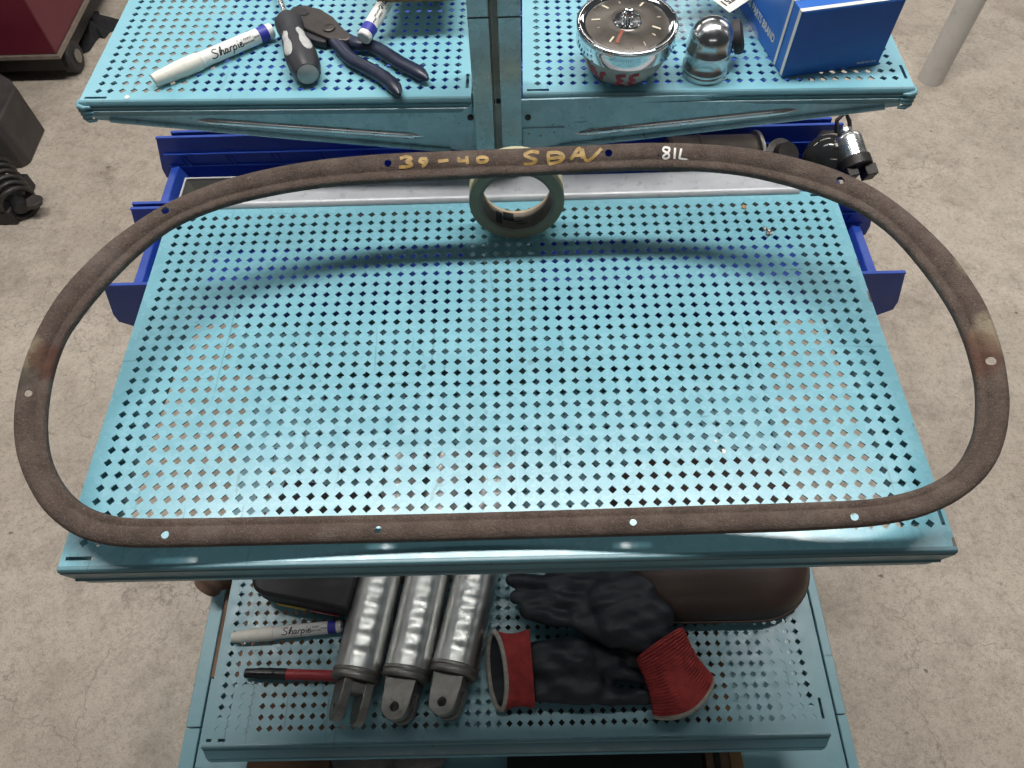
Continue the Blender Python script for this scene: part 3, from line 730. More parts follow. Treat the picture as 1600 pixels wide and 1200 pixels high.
pv = at(514, 44, z=hz+.0052); MB().lathe([(.007, 0), (.0068, .0012), (.005, .002), (0, .0022)], 20, basis(pv, z=(0, 0, 1))).build('pivot', M['plier_steel'], t)
for pts, nm in (([(506,50),(518,60),(533,76),(548,92),(570,104),(595,118),(614,133),(624,148)], 'handle'), ([(528,50),(545,62),(562,70),(580,72),(600,82),(625,98),(650,111),(668,124)], 'handle')):
    P3 = spline(fl_(pts, hz-.001), 26); rs = [.0052+.0026*min(1, i/6)-(.0055*max(0, (i-22)/3)**2) for i in range(26)]
    MB().tube([tuple(p) for p in P3], rs, 14, flat=.85).build(nm, M['dip'], t, smooth=60)

# ------------------------------------------------------------------ chrome dial gauge
dc = Vector((.4975, .4905, .1010)); t = thing('dial_gauge', 'chrome rimmed dial gauge with a dark face and red paint marks on its body', 'gauge', tuple(dc))
D = basis(dc, z=(0, -.05, 1))
MB().lathe([(.0270, 0), (.034, .003), (.0415, .013), (.0455, .024), (.0470, .030), (.0470, .034)], 64, D).build('body', M['zinc'], t, smooth=25)
rim = MB().lathe([(.0456, .0335), (.0500, .0340), (.0517, .0358), (.0510, .0470), (.0516, .0490), (.0522, .0525), (.0508, .0548), (.0488, .0552), (.0470, .0540), (.0448, .0525)], 96, D).build('bezel', M['chrome'], t, smooth=60)
kn = MB()
for i in range(110):
    a = 2*PI*i/110; m = D @ Matrix.Rotation(a, 4, 'Z') @ Matrix.Translation((.0510, 0, .0541)); kn.box((-.0016, -.0006, -.0006), (.0013, .0006, .0008), m)
kn.build('knurling', M['chrome'], rim)
MB().lathe([(.0135, .0490), (.0150, .0508), (.030, .0512), (.0449, .0522)][::-1], 64, D).build('face', M['dial'], t) if False else None
fc = MB(); pr_ = [(.0448, .0520), (.036, .0545), (.022, .0560), (.0150, .0562), (.0135, .0556)]
fc.lathe(pr_, 64, D); fo_ = fc.build('face', M['dial'], t, smooth=60)
def face_h(r): return float(np.interp(r, [.0135, .0150, .022, .036, .0448], [.0556, .0562, .0560, .0545, .0520]))+.0004
def on_face(u, v): r = math.hypot(u, v); return D @ Vector((u, v, face_h(r)))
mk_ = MB()
for deg, r0, r1, w in ((172, .028, .037, .0022), (196, .030, .033, .0010), (236, .029, .037, .0020), (292, .035, .040, .0008), (318, .031, .035, .001), (338, .026, .035, .0024), (10, .031, .035, .001), (58, .028, .037, .0022), (100, .03, .034, .001), (130, .028, .037, .0022)):
    a = math.radians(deg); ribbon(mk_, [(r0*math.cos(a), r0*math.sin(a)), (r1*math.cos(a), r1*math.sin(a))], w, on_face)
mk_.build('dial_mark', M['dial_mark'], fo_)
pt = MB(); a = math.radians(247)
ribbon(pt, [(.016*math.cos(a), .016*math.sin(a)), (.025*math.cos(a), .025*math.sin(a)), (.036*math.cos(a), .036*math.sin(a))], .0034, on_face); pt.build('pointer', M['orange'], fo_)
MB().lathe([(.0146, .0563), (.0138, .0572), (.0128, .0560), (.0118, .0500), (.0060, .0480), (0, .0478)], 40, D).build('hub_cup', M['chrome'], t, smooth=60)
MB().lathe([(.0040, .0482), (.0040, .0600), (.0052, .0605), (.0052, .0660), (.0040, .0672), (0, .0675)], 24, D, rfun=lambda r, a, z: r*(1+.06*math.cos(12*a)) if z > .06 else r).build('stem', M['chrome'], t)
bodyprof = [(.034, .003), (.0415, .013), (.0455, .024), (.0470, .030)]
def on_body(u, v):               # u = angle round the body (radians, 0 = towards the viewer), v = height
    r = float(np.interp(v, [q[1] for q in bodyprof], [q[0] for q in bodyprof]))+.0005; a = -PI/2+u
    return D @ Vector((r*math.cos(a), r*math.sin(a), v))
rd = MB(); mlt = lambda pts, u0, s=1.0: [(u0+x*.030*s, .010+y*.0145*s) for x, y in pts]
def body_ribbon(pts, w=.0030):   # widths in metres: angle is scaled to length first
    ribbon(rd, [(x*.042, y) for x, y in pts], w, lambda a, b: on_body(a/.042, b))
three_up = [(8,0),(2,.05),(0,.35),(4,.5),(1,.62),(0,.9),(7,1.0)]       # a 3 seen upside down
for u0 in (-.13, .17):
    body_ribbon([(u0+(x-4)*.024, .0075+y*.0185) for x, y in three_up], .0046)
body_ribbon([(-1.02, .030), (-.98, .014), (-.86, .026), (-.80, .012), (-.70, .012)], .0046)
body_ribbon([(-.68, .010), (-.62, .022), (-.52, .024)], .0046)
rd.build('red_writing', M['red_pen'], t)

# ------------------------------------------------------------------ plated dome cap and rubber grommet
dc = Vector((.5850, .4800, .1008)); t = thing('dome_cap', 'bright plated dome cap with two ribs, standing between the gauge and the blue carton', 'cap', tuple(dc))
D2 = basis(dc, z=(0, 0, 1)); pr_ = [(.0240, 0), (.0244, .002), (.0244, .0055), (.0238, .0065), (.0242, .0075), (.0242, .0100), (.0232, .0110), (.0230, .0260), (.0238, .0270), (.0238, .0290), (.0228, .0300), (.0226, .0400)]
pr_ += [(.0226*math.cos(a), .0400+.0200*math.sin(a)) for a in [PI/2*i/10 for i in range(1, 11)]]
MB().lathe(pr_, 56, D2).build('plated_shell', M['plated'], t, smooth=50)
gc = at(1150, 58, z=.128); gr = MB(); dd = Vector((.93, -.12, .30)); G = basis(gc+Vector((0, 0, .0)), z=dd)
gr.lathe([(.0060, -.008), (.0100, -.010), (.0110, -.004), (.0165, -.003), (.0178, .001), (.0172, .005), (.0120, .0075), (.0050, .0078), (0, .0065)], 36, G)
tag(gr.build('rubber_grommet', M['rubber'], None, smooth=50), 'black rubber grommet leaning on the plated dome cap', 'grommet')

# ------------------------------------------------------------------ blue carton
A = at(1221, 122, z=.1010); B = at(1372, 101, z=.1010); ex = (B-A).normalized(); ey = Vector((-ex.y, ex.x, 0)); wx = (B-A).length
t = thing('blue_carton', 'blue cardboard carton with white edge stripes on the upper right shelf', 'carton', tuple((A+B)/2))
BX = basis(A, x=ex, y=ey); hh = .0735; dp = .150
MB().box((0, 0, 0), (wx, dp, hh), BX).build('carton_body', M['box_blue'], t, bevel=.0012)
st = MB(); o_ = .0006
def quad(pts): st.add([tuple(BX @ Vector(p)) for p in pts], [(0, 1, 2, 3)])
for y0, y1 in ((.0006, .0058), (.0200, .0245)):
    quad([(-o_, y0, .002), (-o_, y1, .002), (-o_, y1, hh+o_), (-o_, y0, hh+o_)]); quad([(-o_, y0, hh+o_), (wx+o_, y0, hh+o_), (wx+o_, y1, hh+o_), (-o_, y1, hh+o_)])
st.build('white_stripe', M['label_white'], t)
pr2 = MB()
onL = lambda x, y: BX @ Vector((-o_, dp-.040-x*1.0, .012+y))
write(pr2, 'BOSS PARTS BRAND', .0120, lambda x, y: BX @ Vector((-o_, .128-x, .017+y)), .092)
write(pr2, 'QUALITY PARTS', .0042, lambda x, y: BX @ Vector((-o_, .098-x, .012+y)), .048) if False else None
pr3 = MB(); write(pr3, 'MADE IN U.S.A.', .0034, lambda x, y: BX @ Vector((wx-.027+x, -o_, .005+y)), .022)
pr2.build('side_print', M['label_white'], t); pr3.build('front_print', M['label_white'], t)

# ------------------------------------------------------------------ clear bag with a paper label, cardboard box above the pliers
bgc = at(1110, 5, z=.118); t = thing('clear_bag', 'crumpled clear plastic bag with a printed paper label behind the dome cap', 'bag', tuple(bgc))
g = MB(); n = 26; vs = []; fs = []
for layer in (0, 1):
    for j in range(n+1):
        for i in range(n+1):
            x = -.052+.115*i/n; y = -.045+.15*j/n; e_ = min(i, n-i, j, n-j)/n*2
            z = .1035 + (.020*(e_**.6)*(.65+.35*math.sin(9*x/.1+layer)*math.cos(7*y/.1)) + random.uniform(-.0012, .0012) if layer else .0008)
            vs.append((bgc.x+x+.12*y, bgc.y+y, z))
for layer in (0, 1):
    b0 = layer*(n+1)**2
    for j in range(n):
        for i in range(n): fs.append((b0+j*(n+1)+i, b0+j*(n+1)+i+1, b0+(j+1)*(n+1)+i+1, b0+(j+1)*(n+1)+i))
g.add(vs, fs).build('film', M['film'], t, smooth=180)
lc = at(1140, 20, z=.130); LX = basis(lc, x=(.05, .04, .004), y=(-.5, .6, .1)); MB().box((0, 0, 0), (.055, .06, .0004), LX).build('paper_label', M['label_white'], t)
lt = MB(); write(lt, 'SAT-751', .013, lambda x, y: LX @ Vector((.044-x, .014-y+.004, .0008)), .040); write(lt, '49', .009, lambda x, y: LX @ Vector((.048-x, .030-y, .0008)), .012); lt.build('label_print', M['ink'], t)
cb = MB(); p0 = at(588, 1, z=.150); cb.box((p0.x, p0.y+.002, .146), (p0.x+.085, p0.y+.13, .21)); 
co2 = cb.build('cardboard_box', M['card'], None, bevel=.001); tag(co2, 'brown cardboard box at the back of the upper left shelf, over the smudged marker', 'box')
sp = MB(); sp.box((p0.x+.02, p0.y+.075, .1122), (p0.x+.085, p0.y+.13, .1455)); s_o = sp.build('dark_block', M['dark_iron'], None, bevel=.002); tag(s_o, 'dark block under the brown cardboard box', 'block')

# ------------------------------------------------------------------ blue hopper bins
def make_bin(label):
    t = thing('storage_bin', label, 'bin', (0, 0, 0), 'blue storage bins on the side shelves')
    L, Wd, Hh, T = .560, .168, .103, .0030
    b = MB(); b.box((.012, .004, 0), (L, Wd-.004, T)); b.box((L-T, .004, T), (L, Wd-.004, Hh-.001)); b.build('bin_floor', M['blue_bin'], t, bevel=.0006)
    prof = [(0, Hh), (-.018, .034), (-.018, .014), (.002, .0), (L-.004, 0), (L, Hh)]
    for y0, inn in ((.0, 1), (Wd-T, -1)):
        w = MB(); m = basis((0, y0+T, 0), x=(1, 0, 0), y=(0, 0, 1)); w.prism(prof, 0, T, m)
        wo = w.build('side_wall', M['blue_bin'], t, bevel=.0006)
        r = MB(); ya = y0+T if inn > 0 else y0
        for z in (.068, .041):
            a_, b_ = sorted((ya, ya+inn*.0042)); r.box((.000, a_, z), (L-.01, b_, z+.0022))
        x = .03
        while x < L-.05:
            for dx in (0, .010):
                a_, b_ = sorted((ya+inn*.0001, ya+inn*.0030)); mm = Matrix.Translation((x+dx, 0, .042)) @ Matrix.Rotation(math.radians(-14), 4, 'Y'); r.box((0, a_, 0), (.0022, b_, .0215), mm)
            x += .085
        r.build('moulded_rib', M['blue_bin'], wo)
        e_ = MB(); a_, b_ = sorted((y0-.001 if inn > 0 else y0-.002, y0+T+.002 if inn > 0 else y0+T+.001)); e_.box((.0, a_, Hh+.0001), (L, b_, Hh+.0035)); e_.build('top_rim', M['blue_bin'], wo, bevel=.0008)
    f = MB(); f.add([(.002, T, .040), (.018, T, .043), (.034, T, .004), (.026, T, .0035), (.002, Wd-T, .040), (.018, Wd-T, .043), (.034, Wd-T, .004), (.026, Wd-T, .0035)],
                    [(0, 3, 2, 1), (4, 5, 6, 7), (0, 1, 5, 4), (1, 2, 6, 5), (2, 3, 7, 6), (3, 0, 4, 7)])
    f.build('hopper_front', M['blue_bin'], t, bevel=.0015)
    return t
BZ0 = -.3795
bn = make_bin('blue storage bin at the left, nearest the work shelf')
LB = [(-.262, .5200, None), (-.262, .6960, 'blue storage bin at the left holding a grey tray'), (-.238, .8740, 'blue storage bin at the left, third from the work shelf, mostly hidden')]
RB = [(.970, .505, 'blue storage bin at the right, nearest the work shelf'), (.962, .683, 'blue storage bin at the right, holding the dark drum'), (.945, .862, 'blue storage bin at the right, third from the work shelf, mostly hidden')]
for i in range(4):
    LB.append((-.225, 1.05+.176*i, 'blue storage bin behind the others, under the holes of the upper left shelf')); RB.append((.95, 1.038+.176*i, 'blue storage bin behind the others, under the holes of the upper right shelf'))
for x, y, lb in LB[1:]: copy_thing(bn, Matrix.Translation((x, y, BZ0)), lb)
for x, y, lb in RB: copy_thing(bn, Matrix.Translation((x, y+.168, BZ0)) @ Matrix.Rotation(PI, 4, 'Z'), lb)
bn.matrix_world = Matrix.Translation((LB[0][0], LB[0][1], BZ0))
# grey tray in the second bin
tr = thing('grey_tray', 'grey tray with a pale rim inside the second blue bin at the left', 'tray', (-.15, .78, BZ0+.004))
tx0, tx1, ty0, ty1, tz = -.232, .04, .716, .838, BZ0+.030
b = MB(); b.box((tx0+.012, ty0+.008, BZ0+.0036), (tx1-.012, ty1-.008, BZ0+.005))
def ringwall(mb, a, z0, c, z1, t_):
    (x0, y0, x1, y1), (X0, Y0, X1, Y1) = a, c
    vs = [(x0,y0,z0),(x1,y0,z0),(x1,y1,z0),(x0,y1,z0),(X0,Y0,z1),(X1,Y0,z1),(X1,Y1,z1),(X0,Y1,z1)]
    vs += [(x0+t_,y0+t_,z0),(x1-t_,y0+t_,z0),(x1-t_,y1-t_,z0),(x0+t_,y1-t_,z0),(X0+t_,Y0+t_,z1),(X1-t_,Y0+t_,z1),(X1-t_,Y1-t_,z1),(X0+t_,Y1-t_,z1)]
    fs = []
    for i in range(4):
        j = (i+1) % 4; fs += [(i, j, 4+j, 4+i), (8+j, 8+i, 12+i, 12+j), (4+i, 4+j, 12+j, 12+i), (j, i, 8+i, 8+j)]
    mb.add(vs, fs); return mb
ringwall(b, (tx0+.012, ty0+.008, tx1-.012, ty1-.008), BZ0+.0051, (tx0, ty0, tx1, ty1), tz, .0018); b.build('tray_body', M['grey_tray'], tr)
ringwall(MB(), (tx0-.001, ty0-.001, tx1+.001, ty1+.001), tz+.0001, (tx0-.001, ty0-.001, tx1+.001, ty1+.001), tz+.002, .0035).build('tray_rim', M['tray_edge'], tr)

# ------------------------------------------------------------------ parts lying in the right-hand bin
pa = at(1045, 240, z=-.26); pb2 = at(1192, 232, z=-.26); 
t = thing('metal_drum', 'dark oily metal drum lying in the right-hand blue bin', 'drum', (.62, .76, BZ0)); cz = BZ0+.006+.068
m = basis((pa.x, .767, cz), z=(1, 0, 0)); Ld = .150
MB().lathe([(.02, 0), (.060, .001), (.064, .006), (.064, .05), (.066, .052), (.066, .056), (.064, .058), (.064, Ld-.006), (.062, Ld)], 48, m).build('drum_shell', M['drum'], t)
MB().lathe([(.050, Ld+.0005), (.069, Ld+.0005), (.070, Ld+.003), (.069, Ld+.006), (.050, Ld+.006)], 48, m, closed=True).build('drum_flange', M['grey_steel'], t)
dr = MB()
for s0 in range(5):
    x0 = .03+.022*s0; ribbon(dr, [(x0, .0), (x0+.006, .010), (x0+.012, .001), (x0+.016, .012)], .0014, lambda u, v: m @ Vector((.0655*math.cos(2.75+v/.065), .0655*math.sin(2.75+v/.065), u)))
dr.build('scrawl', M['ink'], t)
fp = Vector(at(1280, 240, z=-.262)); t = thing('fuel_pump', 'fuel pump with a dark glossy bowl beside the bright cylinder in the right-hand bin', 'pump', tuple(fp-Vector((0, 0, .04))))
ax = (at(1240, 285, z=-.262)-at(1296, 222, z=-.262)).normalized()+Vector((0, 0, .55)); F = basis(at(1300, 243, z=-.288), z=ax) @ Matrix.Scale(1.16, 4)
MB().lathe([(.034, -.012), (.040, -.011), (.041, -.003), (.036, .0), (.0325, .001)], 6, F).build('pump_flange', M['dark_iron'], t, bevel=.002)
MB().lathe([(.0330, .0012), (.0335, .012), (.0330, .036), (.0300, .050), (.022, .058), (.010, .0615), (0, .062)], 48, F).build('glass_bowl', M['bowl'], t, smooth=60)
MB().lathe([(.0338, .002), (.0352, .003), (.0352, .009), (.0338, .010)], 48, F, closed=True).build('bowl_clamp', M['dark_iron'], t)
hs = MB(); hc = at(1215, 248, z=-.285); hs.lathe([(.016, 0), (.030, .002), (.032, .012), (.022, .016), (.020, .03)], 28, basis(hc, z=(.3, -.5, .8))); hs.build('pump_housing', M['dark_iron'], t)
c0 = at(1322, 212, z=-.228); c1 = at(1336, 254, z=-.246); t = thing('bright_cylinder', 'bright metal cylinder with a black end bracket hanging over the bin front', 'cylinder', tuple(c1))
az = (c0-c1).normalized(); Lc = (c0-c1).length; Cm = basis(c1, z=az, x=(1, 0, 0)); rc = .0225
MB().lathe([(rc, 0), (rc, Lc*.80), (rc*.96, Lc*.90), (rc*.78, Lc*.98), (rc*.45, Lc*1.02), (rc*.42, Lc*1.08)], 40, Cm).build('barrel', M['steel'], t, smooth=50)
MB().lathe([(rc*.30, Lc*1.08), (rc*.52, Lc*1.09), (rc*.52, Lc*1.2), (rc*.30, Lc*1.22)], 20, Cm).build('neck_cap', M['steel'], t)
bk = MB(); bk.lathe([(rc*.9, -.012), (rc*1.12, -.011), (rc*1.12, .006), (rc*1.01, .007)], 40, Cm); bk.box((rc*.3, -.012, -.030), (rc*1.15, .012, -.011), Cm); bk.box((-rc*1.0, -.012, -.026), (-rc*.2, .012, -.011), Cm); bk.build('end_bracket', M['dark_iron'], t, bevel=.0012)
bl = MB(); top = c0+az*.010; bl.tube([tuple(top+Vector((-.012, 0, -.004))), tuple(top+Vector((-.016, .006, .016))), tuple(top+Vector((-.004, .012, .026))), tuple(top+Vector((.006, .008, .012))), tuple(top+Vector((.010, 0, .0)))], .0034, 10); bl.build('loop_handle', M['dark_iron'], t)
lk = MB(); lk.box((-.026, -.006, Lc*.62), (-rc*.9, .006, Lc*.80), Cm); lk.build('side_lug', M['zinc'], t, bevel=.002)

# ------------------------------------------------------------------ three ribbed metal cylinders with clevis ends
def make_strut(label, fork_roll):
    t = thing('hydraulic_strut', label, 'strut', (0, 0, 0), 'ribbed metal cylinders on the lower shelf')
    R_ = .0288; n = 56; nz = 150; vs = []; fs = []; L = .30
    def rad(a, z):
        w = math.exp(-((a+.10)/.42)**2); return R_-.00090*w*(.5-.5*math.cos(2*PI*(z-.012)/.0195))*min(1, max(0, (z-.012)/.006)) - .00025*math.exp(-((abs(a)-.85)/.05)**2)
    for i in range(nz+1):
        z = L*i/nz
        for j in range(n):
            a = -PI+2*PI*j/n; r = rad(a, z); vs.append((r*math.cos(a), r*math.sin(a), z))
    for i in range(nz):
        for j in range(n): fs.append((i*n+j, i*n+(j+1) % n, (i+1)*n+(j+1) % n, (i+1)*n+j))
    fs.append(tuple(range(n-1, -1, -1))); fs.append(tuple(nz*n+j for j in range(n)))
    MB().add(vs, fs).build('ribbed_tube', M['alu'], t, smooth=70)
    MB().lathe([(.0200, -.0075), (.0288, -.0070), (.0302, -.0050), (.0302, -.0015), (.0296, -.0006), (.0292, .0008), (.0302, .0022), (.0302, .0048), (.0290, .0060)], 48).build('end_collar', M['alu_rough'], t)
    rm = Matrix.Rotation(fork_roll, 4, 'Z')
    for s in (-1, 1):
        y0 = s*.0135
        pr = [(-.0190, -.0076), (-.0178, -.028)]+[(-.0170*math.cos(a), -.038-.0170*math.sin(a)) for a in [PI*i/10 for i in range(11)]]+[(.0178, -.028), (.0190, -.0076)]
        # prong outline in local x (width), z (length); thickness along local y
        m = rm @ basis((0, y0+.0042, 0), x=(1, 0, 0), y=(0, 0, 1))
        hx, hzz, hr_ = 0, -.040, .0050; N2 = 24
        # outer loop resampled by angle round the pin hole so that the hole is real
        outl = []
        poly = [Vector(p) for p in pr]; c = Vector((hx, hzz))
        for i in range(N2):
            an = 2*PI*i/N2; d = Vector((math.cos(an), math.sin(an))); best = None
            for q in range(len(poly)):
                p, r = poly[q]-c, poly[(q+1) % len(poly)]-c; e2 = r-p; den = d.x*e2.y-d.y*e2.x
                if abs(den) < 1e-9: continue
                tt = (p.x*e2.y-p.y*e2.x)/den; uu = (p.x*d.y-p.y*d.x)/den
                if tt > 0 and -1e-6 <= uu <= 1+1e-6: best = tt if best is None else max(best, tt)
            outl.append(c+d*best)
        # make sure the two square shoulders survive
        for sx in (-.0190, .0190):
            k_ = min(range(N2), key=lambda i: (outl[i]-Vector((sx, -.0076))).length); outl[k_] = Vector((sx, -.0076))
        vs = []; fs = []
        for h in (-.0015, .0095):
            vs += [(p.x, p.y, h) for p in outl]+[(hx+hr_*math.cos(2*PI*i/N2), hzz+hr_*math.sin(2*PI*i/N2), h) for i in range(N2)]
        for i in range(N2):
            j = (i+1) % N2
            fs += [(i, N2+i, N2+j, j), (2*N2+i, 2*N2+j, 3*N2+j, 3*N2+i), (i, j, 2*N2+j, 2*N2+i), (N2+j, N2+i, 3*N2+i, 3*N2+j)]
        MB().add(vs, fs, m).build('clevis_prong', M['alu_rough'], t, smooth=40, bevel=.0009)
    sh = MB(); sh.box((-.0180, -.0176, -.022), (.0182, .0176, -.0077), rm); sh.build('clevis_base', M['alu_rough'], t, bevel=.003)
    return t
ZS = -.3775+.0303
def strut_matrix(p_end, p_far):
    a = at(*p_end, z=ZS+.006); b = at(*p_far, z=ZS+.006); a.z = b.z = ZS
    z = (b-a).normalized(); x = Vector(CAM)-(a+b)/2; x = (x-z*x.dot(z)).normalized(); y = z.cross(x)
    m = Matrix((x, y, z)).transposed().to_4x4(); m.translation = a; return m
s1 = make_strut('leftmost of three ribbed metal cylinders, its fork turned edge-on', math.radians(16))
s2 = make_strut('middle one of three ribbed metal cylinders, fork lying flat', math.radians(72))
copy_thing(s2, strut_matrix((709, 1046), (742, 905)), 'rightmost of three ribbed metal cylinders, beside the gloves')
s2.matrix_world = strut_matrix((634, 1052), (666, 905)); s1.matrix_world = strut_matrix((556, 1054), (592, 905))

# ------------------------------------------------------------------ work gloves
def capsules(caps, flat, voxel=.0030, name='glove_body', mat=None, parent=None):
    mb = MB()
    for (p, r0, q, r1) in caps:
        p = Vector(p); q = Vector(q); d = q-p; L = d.length; m = basis(p, z=d)
        pr = [(max(1e-4, r0*math.cos(a)), r0*math.sin(a)) for a in [-PI/2+PI/2*i/5 for i in range(6)]]+[(max(1e-4, r1*math.cos(a)), L+r1*math.sin(a)) for a in [PI/2*i/5 for i in range(6)]]
        mb.lathe(pr, 14, m)
    o = mb.build(name, mat, None)
    zc = min(v[2] for v in mb.v)
    for v in o.data.vertices: v.co.z = zc+(v.co.z-zc)*flat
    rm = o.modifiers.new('r', 'REMESH'); rm.mode = 'VOXEL'; rm.voxel_size = voxel
    sm = o.modifiers.new('s', 'SMOOTH'); sm.factor = .5; sm.iterations = 5
    me = baked(o); o.modifiers.clear(); old = o.data; o.data = me; bpy.data.meshes.remove(old)
    if not me.materials: me.materials.append(mat)
    nz = [random.random()*6 for _ in range(6)]
    for v in me.vertices:      # soft folds in the cloth
        w_ = max(0, min(1, (v.co.z-zc)/.012)); v.co.z += w_*(.0016*math.sin(v.co.x*70+v.co.y*190+nz[0]+1.3*math.sin(v.co.x*60))+.0006*math.sin(v.co.y*330-v.co.x*110+nz[1]))
    me.shade_smooth()
    off = OFF[parent.name]; me.transform(Matrix.Translation(-off)); o.parent = parent; OFF[o.name] = off
    return o
def cuff(parent, ends, mat, bow=0.0):
    """flattened knit tube between two rings; a ring = centre, half-width vector, half-height vector"""
    n = 44; rows = 66; vs = []; fs = []; axis = (ends[1][0]-ends[0][0]).normalized()
    for i in range(rows+1):
        t = i/rows; c = ends[0][0].lerp(ends[1][0], t); w = ends[0][1].lerp(ends[1][1], t); h = ends[0][2].lerp(ends[1][2], t)
        k = (1+.030*math.cos(2*PI*i/3))*(1-.10*math.sin(PI*min(1, t*1.1)))
        for j in range(n):
            a = 2*PI*j/n; k2 = k*(1+.05*math.sin(3*a+5*t)+.04*math.sin(5*a-7*t)); vs.append(tuple(c+w*(math.cos(a)*k)+h*(math.sin(a)*k2)-axis*(bow*(1-t)*math.sin(a)**2)))
    for i in range(rows):
        for j in range(n): fs.append((i*n+j, i*n+(j+1) % n, (i+1)*n+(j+1) % n, (i+1)*n+j))
    o = MB().add(vs, fs).build('knit_cuff', mat, parent, smooth=180)
    sl = o.modifiers.new('thick', 'SOLIDIFY'); sl.thickness = .0022; sl.offset = -1
    c, w, h = ends[0]; hm = MB(); pts = []
    for j in range(n+1):
        a = 2*PI*j/n; pts.append(tuple(c+w*math.cos(a)+h*math.sin(a)-axis*(bow*math.sin(a)**2)))
    hm.tube(pts, .0032, 8, cap=False, up=tuple((ends[1][0]-ends[0][0]).normalized())); hm.build('hem', M['hem'], o, smooth=180)
    ln = MB(); vs = []; fs = []
    for i in range(9):
        t = .02+.07*i; sh = .90-.02*i; cc = ends[0][0].lerp(ends[1][0], t); ww = ends[0][1].lerp(ends[1][1], t); hh_ = ends[0][2].lerp(ends[1][2], t)
        for j in range(n):
            a = 2*PI*j/n; vs.append(tuple(cc+ww*(math.cos(a)*sh)+hh_*(math.sin(a)*sh)-axis*(bow*(1-t)*math.sin(a)**2)))
    for i in range(8):
        for j in range(n): fs.append((i*n+j, (i+1)*n+j, (i+1)*n+(j+1) % n, i*n+(j+1) % n))
    fs.append(tuple(8*n+j for j in range(n)))
    ln.add(vs, fs).build('lining', M['glove'], o, smooth=180)
    return o
zl = -.3775
g1c = at(790, 1050, z=zl); g1 = thing('work_glove', 'red cuffed dark work glove lying in front, cuff opening to the left', 'glove', tuple(g1c), 'pair of work gloves')
def a2(u, v, z): return at(u, v, z=zl+z)
cuff(g1, [(a2(777, 1048, .024), (a2(779, 1108, .010)-a2(766, 988, .036))*.5, (a2(789, 1042, .040)-a2(763, 1052, .006))*.5), (a2(832, 1044, .026), (a2(832, 1104, .018)-a2(824, 990, .034))*.5, Vector((0, 0, .020)))], M['red_knit'])
capsules([(a2(838, 1028, .034), .022, a2(900, 1025, .038), .028), (a2(842, 1072, .024), .018, a2(915, 1068, .030), .024), (a2(900, 1020, .036), .025, a2(955, 1028, .030), .017),
          (a2(915, 1070, .026), .020, a2(955, 1086, .022), .013), (a2(955, 1086, .020), .0115, a2(1010, 1089, .016), .0095), (a2(955, 1046, .028), .0115, a2(1010, 1056, .020), .0095),
          (a2(950, 1018, .030), .0115, a2(1008, 1026, .024), .0095), (a2(930, 1000, .026), .013, a2(985, 992, .022), .0100)], .68, voxel=.0025, name='glove_body', mat=M['glove'], parent=g1)
g2c = at(1000, 980, z=zl); g2 = thing('work_glove', 'red cuffed dark work glove lying across the other, fingers to the left', 'glove', tuple(g2c), 'pair of work gloves')
cuff(g2, [(a2(1068, 1088, .018), (a2(1108, 1056, .020)-a2(1026, 1114, .018))*.53, Vector((.004, -.006, .017))), (a2(1030, 1004, .040), (a2(1060, 984, .042)-a2(1000, 1024, .040))*.56, Vector((0, 0, .021)))], M['red_knit'], .012)
capsules([(a2(1030, 1000, .046), .022, a2(960, 965, .064), .030), (a2(1020, 960, .054), .028, a2(950, 935, .064), .030), (a2(960, 985, .062), .019, a2(905, 962, .068), .015),
          (a2(905, 964, .066), .0115, a2(862, 962, .062), .0105), (a2(862, 962, .062), .0105, a2(822, 952, .052), .0095), (a2(930, 940, .068), .013, a2(868, 934, .064), .0110), (a2(868, 934, .064), .0110, a2(806, 930, .050), .0095),
          (a2(930, 915, .066), .013, a2(862, 906, .062), .0110), (a2(862, 906, .062), .0110, a2(800, 903, .048), .0095), (a2(950, 900, .062), .014, a2(860, 880, .056), .0105), (a2(1000, 925, .054), .024, a2(955, 905, .058), .022)], .68, voxel=.0025, name='glove_body', mat=M['glove'], parent=g2)

# ------------------------------------------------------------------ black pouch, brown pan, ribbed boot on the lower shelf
q0 = at(418, 938, z=zl+.014); q1 = at(575, 968, z=zl+.014); ex = (q1-q0).normalized(); t = thing('black_pouch', 'black pouch with yellow and red labels behind the marker on the lower shelf', 'pouch', (q0.x+.05, q0.y+.05, zl))
PX = basis((q0.x-.010, q0.y, zl+.0185), x=ex, y=Vector((-ex.y, ex.x, 0)))
MB().prism([(-.006, .016), (.002, .004), (.016, 0), (.128, 0), (.128, .16), (-.012, .16)], -.004, .034, PX).build('pouch_body', M['dark_carton'], t, bevel=.005, seg=3)
ft = MB(); ft.box((.02, .03, -.0180), (.12, .14, -.0045), PX); ft.build('pouch_base', M['dark_carton'], t)
lb = MB(); lb.box((.026, -.0022, -.0030), (.066, -.0012, .006), PX); lb.build('yellow_label', M['label_yellow'], t)
lb = MB(); lb.box((.071, -.0022, -.0030), (.110, -.0012, .0045), PX); ro_ = lb.build('red_label', M['label_red'], t)
lb = MB(); write(lb, 'WARNING', .0042, lambda x, y: PX @ Vector((.075+x, -.0026, -.0008+y)), .028); lb.build('label_print', M['label_white'], ro_)
t = thing('leather_cushion', 'dark brown leather cushion at the right of the lower shelf behind the gloves', 'cushion', (.62, .12, zl))
